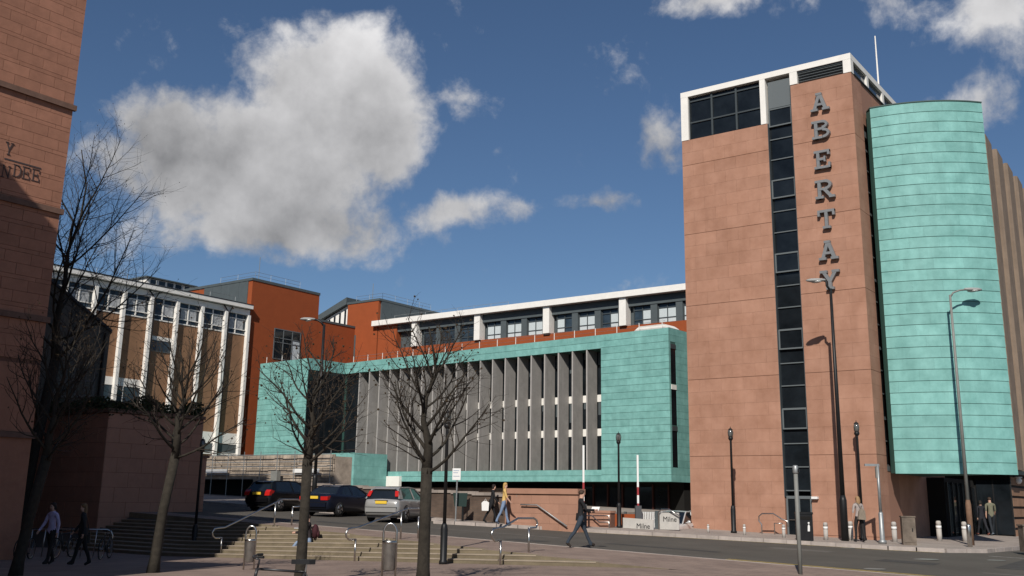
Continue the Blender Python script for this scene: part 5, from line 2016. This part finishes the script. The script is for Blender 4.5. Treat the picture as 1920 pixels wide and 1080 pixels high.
# ------------------------------------------------------------------ cars
def car(name, label, p, rz, col, style, group=None, plate_front=False):
    t = thing(name, label, 'car', p, rz, group)
    F = WM[t.name].copy()
    paint = mat('paint_' + name + '_' + str(round(col[2], 3)), col, .28, metal=.35, spec=.6, var=.04, scale=3)
    gl = glass('car_glass', (.010, .013, .016), .04, spec=.7)
    trim = M_black
    hat = style != 'saloon'
    L = 2.08 if hat else 2.25
    # lower body loft
    if hat:
        st = [(-L - .0, .66, .40, .74), (-L + .05, .77, .28, .88), (-L + .18, .82, .22, .95), (-1.35, .848, .20, .95), (-.4, .855, .20, .945), (.6, .852, .20, .93), (1.2, .84, .20, .90), (1.65, .81, .22, .82), (1.95, .74, .26, .72), (L, .60, .34, .58)]
    else:
        st = [(-L, .64, .40, .78), (-L + .06, .78, .28, .92), (-L + .25, .83, .22, .98), (-1.5, .86, .20, .98), (-.5, .87, .20, .95), (.6, .868, .20, .93), (1.3, .85, .20, .88), (1.8, .81, .22, .80), (2.1, .73, .28, .70), (L, .6, .36, .58)]
    q = MB()
    ring = lambda hw, zb, zt: [(0, zb), (hw * .84, zb), (hw * .95, zb + .05), (hw * .995, zb + .2), (hw, zb + (zt - zb) * .55), (hw * .975, zb + (zt - zb) * .82), (hw * .93, zt - .025), (hw * .86, zt), (hw * .5, zt + .025), (0, zt + .033)]
    for y, hw, zb, zt in st:
        r = ring(hw, zb, zt)
        full = r + [(-x, z) for x, z in reversed(r[1:-1])]
        for x, z in full:
            q.v.append((x, y, z))
    m = len(full)
    for i in range(len(st) - 1):
        for k in range(m):
            k2 = (k + 1) % m
            q.f.append((i * m + k, i * m + k2, (i + 1) * m + k2, (i + 1) * m + k))
            q.mi.append(0)
    q.f.append(tuple(range(m)))
    q.f.append(tuple((len(st) - 1) * m + k for k in range(m)))
    q.mi += [0, 0]
    body = q.build('body', paint, t, F, smooth=True)
    # greenhouse
    if hat:
        sec = [(-L + .10, .93, .74, .0), (-1.72, 1.33, .60, 0), (-1.45, 1.415, .575, 0), (-.4, 1.44, .575, 0), (.22, 1.40, .57, 0), (1.15, .915, .74, 0)]
    else:
        sec = [(-1.62, .965, .72, 0), (-1.05, 1.31, .57, 0), (-.8, 1.365, .56, 0), (-.2, 1.385, .56, 0), (.3, 1.345, .555, 0), (1.2, .91, .74, 0)]
    base_hw = .775
    rear, r1, r2, r3, r4, frt = sec
    q = MB()
    # rear screen, windscreen
    def quad(a, b, c, d, mi):
        q.face([a, b, c, d], mi)
    def Lp(s, hw=None, sx=1, dz=0):
        return ((hw if hw is not None else s[2]) * sx, s[0], s[1] + dz)
    g = MB()
    g.face([Lp(rear, None, -1), Lp(rear), Lp(r1), Lp(r1, None, -1)])
    rw = g.build('rear_window', gl, t, F)
    g = MB()
    g.face([Lp(frt, None, -1), Lp(frt), Lp(r4), Lp(r4, None, -1)])
    g.build('windscreen', gl, t, F)
    rf = MB()
    ch = [r1, r2, r3, r4]
    for a, b in zip(ch, ch[1:]):
        for s in (-1, 1):
            rf.face([(0, a[0], a[1] + .025), (a[2] * s, a[0], a[1]), (b[2] * s, b[0], b[1]), (0, b[0], b[1] + .025)])
    rf.build('roof', paint, t, F, smooth=True)
    for s in (-1, 1):
        g = MB()
        ys = [rear[0], r1[0], r2[0], r3[0], r4[0], frt[0]]
        top = [rear, r1, r2, r3, r4, frt]
        for a, b in zip(top, top[1:]):
            za, zb = .93, .92
            g.face([((.775) * s, a[0], za), ((.775) * s, b[0], zb), (b[2] * s, b[0], b[1]), (a[2] * s, a[0], a[1])])
        sw = g.build('side_window', gl, t, F)
        e = MB()
        e.tube([(.765 * s, rear[0] + .02, .94), Lp(r1, None, s), Lp(r2, None, s), Lp(r3, None, s), Lp(r4, None, s), (.765 * s, frt[0], .92)], .032, 6)
        e.tube([(.775 * s, -.25, .94), (r3[2] * s, -.38, r3[1] - .01)], .03, 6)
        cp = (-1.25 if hat else -1.0)
        # broad rear pillar
        e.face([(.78 * s, rear[0] + .02, .945), (.783 * s, rear[0] + .42, .945), ((r2[2] + .012) * s, r2[0] + .05, r2[1] - .02), ((r1[2] + .01) * s, r1[0], r1[1])])
        e.build('pillars', paint, t, F)
        mm = MB().ell((.93 * s, .78, .98), (.09, .05, .07), 10, 6).tube([(.78 * s, .80, .95), (.9 * s, .78, .96)], .02, 5)
        mm.build('mirror', paint, t, F, smooth=True)
        for y in (.1, -.85):
            MB().box(.852 * s - .012, .852 * s + .018, y - .09, y + .09, .80, .83).build('door_handle', paint, t, F)
        # lights
        if style == 'high':
            tl = MB().prism([(-L + .13, 1.06), (-L + .12, 1.04), (-L + .19, 1.18), (-1.82, 1.28), (-1.70, 1.26), (-L + .3, 1.05)], .60, .765, lambda a, b, h: (h * s * (1 - .16 * (b - .93) / .4), a, b))
        elif style == 'mid':
            tl = MB().prism([(-L - .02, .72), (-L + .02, .90), (-L + .12, 1.0), (-L + .38, .94), (-L + .2, .74)], .50, .80, lambda a, b, h: (h * s, a, b))
        else:
            tl = MB().prism([(-L - .015, .70), (-L - .015, .86), (-L + .2, .90), (-L + .25, .74)], .40, .79, lambda a, b, h: (h * s, a, b))
        tl.build('tail_light', M_red, t, F)
        MB().ell((.58 * s, L - .14, .66), (.2, .14, .09), 10, 6).build('headlight', mat('headlamp', (.6, .62, .64), .1, spec=.8), t, F, smooth=True)
        for y in (-1.28, 1.27):
            y = y if hat else y * 1.06
            wheelM = F @ Matrix.Translation((.775 * s, y, .31)) @ Matrix.Rotation(R(90), 4, 'Y')
            w = MB().lathe([(.20, -.1), (.29, -.10), (.31, -.07), (.31, .07), (.29, .10), (.20, .1)], 22).build('wheel', M_rubber, t, wheelM, smooth=True, origin=False)
            MB().lathe([(.205, .088 * s - .01), (.205, .088 * s + .015), (.05, .10 * s)] if s > 0 else [(.05, -.10), (.205, -.103), (.205, -.078)], 20).build('rim', mat('alloy', (.42, .42, .43), .3, metal=.8), w, wheelM, smooth=True, origin=False)
            sp_ = MB()
            for k in range(5):
                a = 2 * math.pi * (k + .5) / 5
                sp_.box(-.03, .03, .06, .195, .100 * s, .108 * s, 0, Matrix.Rotation(a, 4, 'Z'))
            sp_.build('spokes', M_black, w, wheelM, origin=False)
            MB().lathe([(.36, -.004), (.36, .004)], 24).build('wheel_arch', M_black, t, F @ Matrix.Translation((.842 * s, y, .335)) @ Matrix.Rotation(R(90), 4, 'Y'), origin=False)
    # rear bumper, plate, badge recess
    MB().box(-.70, .70, -L - .045, -L + .1, .40, .60).build('rear_bumper', paint if style != 'mid' else paint, t, F)
    MB().box(-.72, .72, -L - .05, -L + .02, .585, .605).build('bumper_strip', trim, t, F)
    zp = .74 if style == 'high' else .76
    pl = MB().box(-.26, .26, -L - .035, -L - .01, zp, zp + .12).build('number_plate', M_plate, t, F)
    MB().box(-.30, .30, -L - .028, -L + .1, zp + .125, zp + .15).build('plate_recess', mat('chrome', (.5, .5, .5), .2, metal=1) if style != 'saloon' else trim, t, F)
    MB().box(-.27, .27, L - .03, L + .01, .42, .53).build('front_plate', M_signwhite, t, F)
    MB().box(-.6, .6, L - .1, L - .005, .34, .42).build('grille', trim, t, F)
    MB().box(-.68, .68, -L + .12, L - .16, .165, .23).build('underside', trim, t, F)
    if hat:
        MB().box(-.5, .5, -1.80, -1.62, r1[1] + .02, r1[1] + .045).build('spoiler', paint, t, F)
    return t


def heading(dx):
    return AWAY + dx


G_ = 'cars parked before the brick wall'
car('parked_car', 'silver hatchback parked nose-in before the brick wall', foot(748, 34.7, zup), R(20), (.36, .355, .345), 'high', G_)
car('parked_car', 'dark navy saloon parked between the silver and black hatchbacks', foot(640, 35.6, zup), R(10), (.010, .014, .028), 'saloon', G_)
car('parked_car', 'black hatchback parked by the dark passage with its tail lamp in the sun', foot(532, 36.3, zup), R(8), (.008, .008, .010), 'mid', G_)
c = onY(1268, 985, 43.2)
zc = zup(c.x, 43.2) - .6
car('forecourt_car', 'white car nosing up from the forecourt beside the tower', Vector((c.x - .1, 43.35, zc)), R(180 + 6), (.62, .62, .61), 'mid')


# ------------------------------------------------------------------ people
def seg_d(p, a, b):
    ab = b - a
    t_ = max(0, min(1, (p - a).dot(ab) / max(1e-9, ab.length_squared)))
    return (p - (a + ab * t_)).length


def person(label, p, rz, H_, pose, cols, hair='short', seated=False, female=False):
    """faces local +Y.  pose: thigh/knee angles (l, r), arm angles (upper, elbow) (l, r), lean"""
    t = thing('person', label, 'person', p, rz)
    k = H_ / 1.75
    V, E, RAD, TAG = [], [], [], []

    def v(x, y, z, r, tg=None, par=None, ry=None):
        V.append(Vector((x, y, z)))
        RAD.append((r, ry or r))
        if par is not None:
            E.append((par, len(V) - 1))
            TAG.append(tg)
        return len(V) - 1
    lean = R(pose.get('lean', 3))
    hipz = .93
    sh = .175 if female else .195

    def sp(z, dy=0):                      # point on the leaning spine
        d = z - hipz
        return (math.sin(lean) * d + dy, hipz + math.cos(lean) * d)
    pel = v(0, 0, hipz, .125 if not female else .13, ry=.10)
    y, z = sp(1.10)
    wst = v(0, y, z, .118 if female else .13, 'top', pel, .092)
    y, z = sp(1.30)
    che = v(0, y, z, .135 if female else .15, 'top', wst, .105)
    y, z = sp(1.43)
    upc = v(0, y, z, .10, 'top', che, .085)
    y, z = sp(1.51)
    nk = v(0, y, z, .052, 'skin', upc)
    y, z = sp(1.585, .015)
    hd = v(0, y, z, .072, 'skin', nk, .082)
    y, z = sp(1.665, .018)
    hd2 = v(0, y, z, .078, 'skin', hd, .092)
    y, z = sp(1.715, .01)
    hd3 = v(0, y, z, .05, 'skin', hd2, .062)
    headc = V[hd2].copy()
    # nose and chin give the head a face side
    v(0, V[hd].y + .092, V[hd].z + .045, .012, 'skin', hd)
    v(0, V[hd].y + .055, V[hd].z - .045, .028, 'skin', hd)
    low = 9
    feet = []
    for s, (th, kn) in zip((-1, 1), pose['legs']):
        a, b = R(th), R(th - kn)
        hp = v(.092 * s, 0, hipz - .06, .098, 'bot', pel, .095)
        x = .105 * s + pose.get('splay', 0) * s
        ky, kz = .42 * math.sin(a), hipz - .06 - .42 * math.cos(a)
        md = v(x * .97, ky * .5, (kz + hipz - .06) / 2, .082, 'bot', hp)
        kn_ = v(x, ky, kz, .06, 'bot', md)
        ay, az = ky + .41 * math.sin(b), kz - .41 * math.cos(b)
        cf = v(x, ky + .14 * math.sin(b) - .012, kz - .14 * math.cos(b), .058, 'bot', kn_)
        an = v(x, ay, az, .045, 'bot', cf)
        pitch = b * .75 if not seated else 0
        hy, hz = ay - .035 * math.cos(pitch), az - .05
        to = v(x * 1.08, ay + .15 * math.cos(pitch), az - .055 + .15 * math.sin(pitch), .036, 'shoe', an, .042)
        v(x * 1.08, hy, hz, .036, 'shoe', an)
        low = min(low, V[to].z - .036, V[len(V) - 1].z - .036)
    for s, (ua, el) in zip((-1, 1), pose['arms']):
        a, b = R(ua), R(ua + el)
        sy, sz = sp(1.415)
        shd = v(sh * s, sy, sz, .062, 'top', upc)
        out = pose.get('out', .05)
        ey, ez = sy + .28 * math.sin(a), sz - .28 * math.cos(a)
        elb = v((sh + out) * s, ey, ez, .048, 'top', shd)
        inw = pose.get('inw', 0.0)
        wy, wz = ey + .25 * math.sin(b), ez - .25 * math.cos(b)
        ftag = 'top' if not cols.get('bare') else 'skin'
        wr = v((sh + out - inw) * s, wy, wz, .034, ftag, elb)
        hy, hz = wy + .075 * math.sin(b), wz - .075 * math.cos(b)
        hx = (sh + out - inw * 1.3) * s
        pm = v(hx, hy, hz, .030, 'skin', wr, .02)
        fy, fz = math.sin(b + .25), -math.cos(b + .25)
        for f in range(4):
            dy_ = (f - 1.5) * .018
            ln = (.055, .065, .06, .045)[f]
            f1 = v(hx - .004 * s, hy + fy * ln * .6 + dy_ * abs(math.cos(b)), hz + fz * ln * .6 + dy_ * abs(math.sin(b)), .009, 'skin', pm)
            v(hx - .016 * s, hy + fy * ln * 1.15 + dy_ * abs(math.cos(b)), hz + fz * ln * 1.15 + dy_ * abs(math.sin(b)), .008, 'skin', f1)
        th_ = v(hx - .012 * s, wy + .05 * math.sin(b) + .032 * math.cos(b), wz - .05 * math.cos(b) + .032 * math.sin(b), .010, 'skin', wr)
    drop = -low if not seated else -(hipz - .10)
    pts = [Vector((a.x, a.y, a.z + drop)) * k for a in V]
    me = bpy.data.meshes.new('sk')
    me.from_pydata([tuple(a) for a in pts], E, [])
    ob = bpy.data.objects.new('sk', me)
    COL.objects.link(ob)
    sk = ob.modifiers.new('skin', 'SKIN')
    sk.use_smooth_shade = True
    ob.modifiers.new('sub', 'SUBSURF').levels = 2
    for i, sv in enumerate(me.skin_vertices[0].data):
        sv.radius = (RAD[i][0] * k, RAD[i][1] * k)
        sv.use_root = (i == 0)
    dg = bpy.context.evaluated_depsgraph_get()
    dg.update()
    bm_ = bpy.data.meshes.new_from_object(ob.evaluated_get(dg))
    bpy.data.objects.remove(ob)
    bm_.name = 'body'
    bm_.materials.clear()
    names = ['skin', 'top', 'bot', 'shoe']
    for nme in names:
        bm_.materials.append(cols['m_' + nme] if 'm_' + nme in cols else mat('cloth_%s_%.3f_%.3f_%.3f' % (nme, *cols[nme]), cols[nme], .85, var=.18, scale=14) if nme != 'skin' else M_skin)
    for pl in bm_.polygons:
        c_ = Vector(pl.center)
        bd, bt = 9, 'top'
        for (i, j), tg in zip(E, TAG):
            dd = seg_d(c_, pts[i], pts[j]) - min(RAD[i][0], RAD[j][0]) * k * .8
            if dd < bd:
                bd, bt = dd, tg
        pl.material_index = names.index(bt)
        pl.use_smooth = True
    F = WM[t.name].copy()
    link('body', bm_, t, F)
    # hair
    hc = Vector((0, headc.y, headc.z + drop)) * k
    q = MB()
    q.ell((hc.x, hc.y - .014 * k, hc.z + .022 * k), (.088 * k, .100 * k, .085 * k), 12, 8)
    if hair == 'long':
        q.ell((hc.x, hc.y - .07 * k, hc.z - .10 * k), (.095 * k, .055 * k, .17 * k), 12, 8)
    elif hair == 'bob':
        q.ell((hc.x, hc.y - .045 * k, hc.z - .045 * k), (.098 * k, .07 * k, .10 * k), 12, 8)
    # keep hair off the face: flatten what lies in front
    q.v = [(x_, min(y_, hc.y + .048 * k) if z_ < hc.z + .045 * k else y_, z_) for x_, y_, z_ in q.v]
    q.build('hair', mat('hair_%.3f' % cols['hair'][0], cols['hair'], .7, var=.25, scale=40), t, F, smooth=True)
    fc = MB()
    for s in (-1, 1):
        fc.ell((.032 * k * s, hc.y + .078 * k, hc.z - .028 * k), (.011 * k, .006 * k, .006 * k), 8, 5)
    fc.build('eyes', M_black, t, F)
    MB().ell((0, hc.y + .074 * k, hc.z - .098 * k), (.022 * k, .006 * k, .006 * k), 8, 5).build('mouth', mat('lips', (.30, .11, .09), .6), t, F)
    if cols.get('hem'):
        z0, z1 = (hipz - .1 + drop) * k, (hipz + .13 + drop) * k
        MB().lathe([(.150 * k, z0), (.140 * k, (z0 + z1) / 2), (.128 * k, z1)], 16, cap=False).build('jacket_hem', mat('cloth_top_%.3f_%.3f_%.3f' % cols['top'], cols['top'], .85), t, F, smooth=True)
    t['_'] = 0
    del t['_']
    return t


WALK = dict(legs=[(24, 6), (-20, 14)], arms=[(-14, 18), (16, 22)], lean=4)
STAND = dict(legs=[(3, 2), (-3, 3)], arms=[(2, 12), (4, 10)], lean=1, splay=.03)
BLACKC, JEAN, DKJ = (.012, .012, .014), (.09, .13, .20), (.03, .04, .055)
pm = onG(1088, 1027.5)
man = person('man in black jacket and dark jeans walking with a sheet of paper', pm, RIGHT + .1, 1.76, dict(legs=[(27, 4), (-27, 10)], arms=[(18, 62), (24, 66)], lean=3, inw=.05), dict(top=BLACKC, bot=DKJ, shoe=(.03, .022, .018), hair=(.05, .03, .02), hem=1))
q = MB().face([(-.13, 0, -.09), (.13, 0, -.09), (.13, .015, .09), (-.13, .015, .09)]).face([(-.13, .004, -.09), (.13, .004, -.09), (.13, .019, .09), (-.13, .019, .09)])
Fp = Matrix.Translation(pm + Vector((0, 0, 1.20))) @ Matrix.Rotation(RIGHT + .1, 4, 'Z') @ Matrix.Translation((.04, .47, 0)) @ Matrix.Rotation(R(58), 4, 'Z') @ Matrix.Rotation(R(-42), 4, 'X') @ Matrix.Rotation(R(90), 4, 'X').inverted() @ Matrix.Rotation(R(90), 4, 'X')
tag(q.build('paper_sheet', M_signwhite, None, Fp, origin=False), 'white paper sheets held up by the walking man', 'paper')

pw_ = foot(1613, 41.0)
person('fair-haired woman in pale top seen from behind near the tower', pw_, AWAY + .15, 1.66, dict(STAND, legs=[(6, 3), (-6, 4)]), dict(top=(.34, .29, .27), bot=(.02, .017, .017), shoe=(.03, .03, .03), hair=(.30, .18, .09), bare=1), 'long', female=True)
Fb = Matrix.Translation(pw_) @ Matrix.Rotation(AWAY + .15, 4, 'Z')
M_bag = mat('canvas_bag', (.22, .18, .14), .9, var=.2, scale=12)
bg_ = thing('shoulder_bag', 'taupe shoulder bag on the back of the fair-haired woman', 'bag', Fb @ Vector((.02, -.17, .85)))
MB().prism([(-.14, .86), (.17, .84), (.15, 1.18), (.02, 1.28), (-.09, 1.16)], -.26, -.15, lambda a, b, h: (a, h, b)).build('pouch', M_bag, bg_, Fb)
MB().tube([(.1, -.19, 1.16), (.0, -.17, 1.36), (-.06, -.1, 1.46), (-.1, .02, 1.49), (-.13, .1, 1.43), (-.02, .15, 1.25)], .014, 6).build('strap', M_bag, bg_, Fb)

p1_ = foot(1844, 55.6)
person('dark-clothed person with a rucksack walking under the copper drum', p1_, AWAY + .1, 1.66, dict(WALK), dict(top=(.015, .015, .02), bot=(.02, .02, .025), shoe=(.35, .12, .09), hair=(.015, .012, .01)), 'bob')
p2_ = foot(1862, 56.4)
person('man in olive tee shirt and dark jeans walking away by the entrance', p2_, AWAY - .1, 1.80, dict(WALK, legs=[(-16, 8), (20, 6)]), dict(top=(.15, .145, .10), bot=(.02, .024, .03), shoe=(.2, .25, .3), hair=(.05, .035, .025), bare=1))

pl1 = foot(944, 35.5)
person('blonde woman in yellow top and blue jeans walking by the pink wall', pl1, RIGHT, 1.68, dict(WALK, legs=[(16, 4), (-18, 10)]), dict(top=(.55, .36, .13), bot=(.17, .23, .34), shoe=(.05, .06, .09), hair=(.45, .28, .10), bare=1), 'long', female=True)
pl2 = foot(921, 35.9)
person('person in black coat walking beside the blonde woman', pl2, RIGHT + .05, 1.60, dict(WALK, legs=[(20, 4), (-22, 8)], lean=7), dict(top=BLACKC, bot=(.012, .012, .014), shoe=(.01, .01, .01), hair=(.02, .012, .01), hem=1), 'bob')
Fb = Matrix.Translation(pl2) @ Matrix.Rotation(RIGHT + .05, 4, 'Z')
bb_ = thing('carrier_bag', 'white carrier bag hanging behind the person in black coat', 'bag', Fb @ Vector((.27, -.28, .55)))
MB().prism([(-.16, .52), (.12, .52), (.14, .86), (.04, .92), (-.1, .92), (-.18, .84)], .20, .30, lambda a, b, h: (h, a - .26, b)).build('bag_body', M_signwhite, bb_, Fb)
MB().tube([(.25, -.32, .9), (.25, -.28, 1.02), (.25, -.22, .9)], .010, 5).build('handle', M_signwhite, bb_, Fb)

# people in the shade
pa = onG(90, 1060, zlow)
person('person in pale lilac jumper and dark trousers by the shaded cycle rail', pa, NEAR - .5, 1.72, dict(WALK, legs=[(12, 4), (-12, 8)]), dict(top=(.42, .38, .55), bot=(.02, .018, .018), shoe=(.02, .02, .02), hair=(.02, .014, .01)), 'bob', female=True)
pb = onG(149, 1062, zlow)
person('person in black carrying a bag in the shade by the cycle rail', pb, LEFT + .3, 1.68, dict(WALK, legs=[(16, 4), (-14, 8)]), dict(top=(.02, .02, .022), bot=(.012, .012, .013), shoe=(.02, .02, .02), hair=(.16, .10, .05), hem=1), 'long', female=True)
Fb = Matrix.Translation(pb) @ Matrix.Rotation(LEFT + .3, 4, 'Z')
bb_ = thing('dark_bag', 'dark shoulder bag at the hip of the person in black', 'bag', Fb @ Vector((.26, -.05, .7)))
MB().prism([(-.17, .62), (.17, .62), (.15, .92), (-.15, .92)], .20, .31, lambda a, b, h: (h, a - .02, b)).build('pouch', M_black, bb_, Fb)
MB().tube([(.26, -.15, .91), (.2, -.05, 1.3), (.18, 0, 1.47), (.24, .1, .91)], .012, 5).build('strap', M_black, bb_, Fb)

# seated on the steps
kst = 4
ys_ = STEP_Y + TREAD * (kst - 1) + .22
zs = 0
for i in range(6):
    xs_ = onY(581, 1008, ys_).x
    zs = zlow(xs_, ys_) + RISE * kst
ps_ = Vector((xs_, ys_, zs + .0))
person('person in dark jacket and pale blue jeans seated reading on the steps', ps_, R(128), 1.72, dict(legs=[(84, 46), (72, 40)], arms=[(30, 55), (34, 50)], lean=8, inw=.07), dict(top=(.022, .016, .018), bot=(.20, .26, .36), shoe=(.45, .38, .33), hair=(.03, .02, .015), hem=0), 'short', seated=True)
Fb = Matrix.Translation(ps_) @ Matrix.Rotation(R(128), 4, 'Z')
bk_ = thing('open_book', 'open pale book held by the person seated on the steps', 'book', Fb @ Vector((0, .44, .46)))
for s in (-1, 1):
    MB().box(0.004 * s, .13 * s, .36, .54, .44, .455, 0, Matrix.Translation((0, 0, 0)) @ Matrix.Rotation(R(-6 * s), 4, 'Y')).build('page', mat('book_blue', (.10, .30, .45), .6) if s > 0 else M_signwhite, bk_, Fb)
rk = thing('rucksack', 'dark maroon rucksack on the back of the seated person', 'bag', Fb @ Vector((0, -.24, .12)))
MB().ell((0, -.17, .36), (.17, .12, .24), 14, 9).build('pack', mat('maroon', (.045, .012, .016), .85, var=.2, scale=9), rk, Fb, smooth=True)
MB().ell((0, -.28, .28), (.12, .05, .12), 12, 8).build('pocket', mat('maroon', (.045, .012, .016)), rk, Fb, smooth=True)
for s in (-1, 1):
    MB().tube([(.10 * s, -.16, .52), (.13 * s, -.02, .5), (.12 * s, -.08, .3)], .018, 5).build('strap', M_black, rk, Fb)
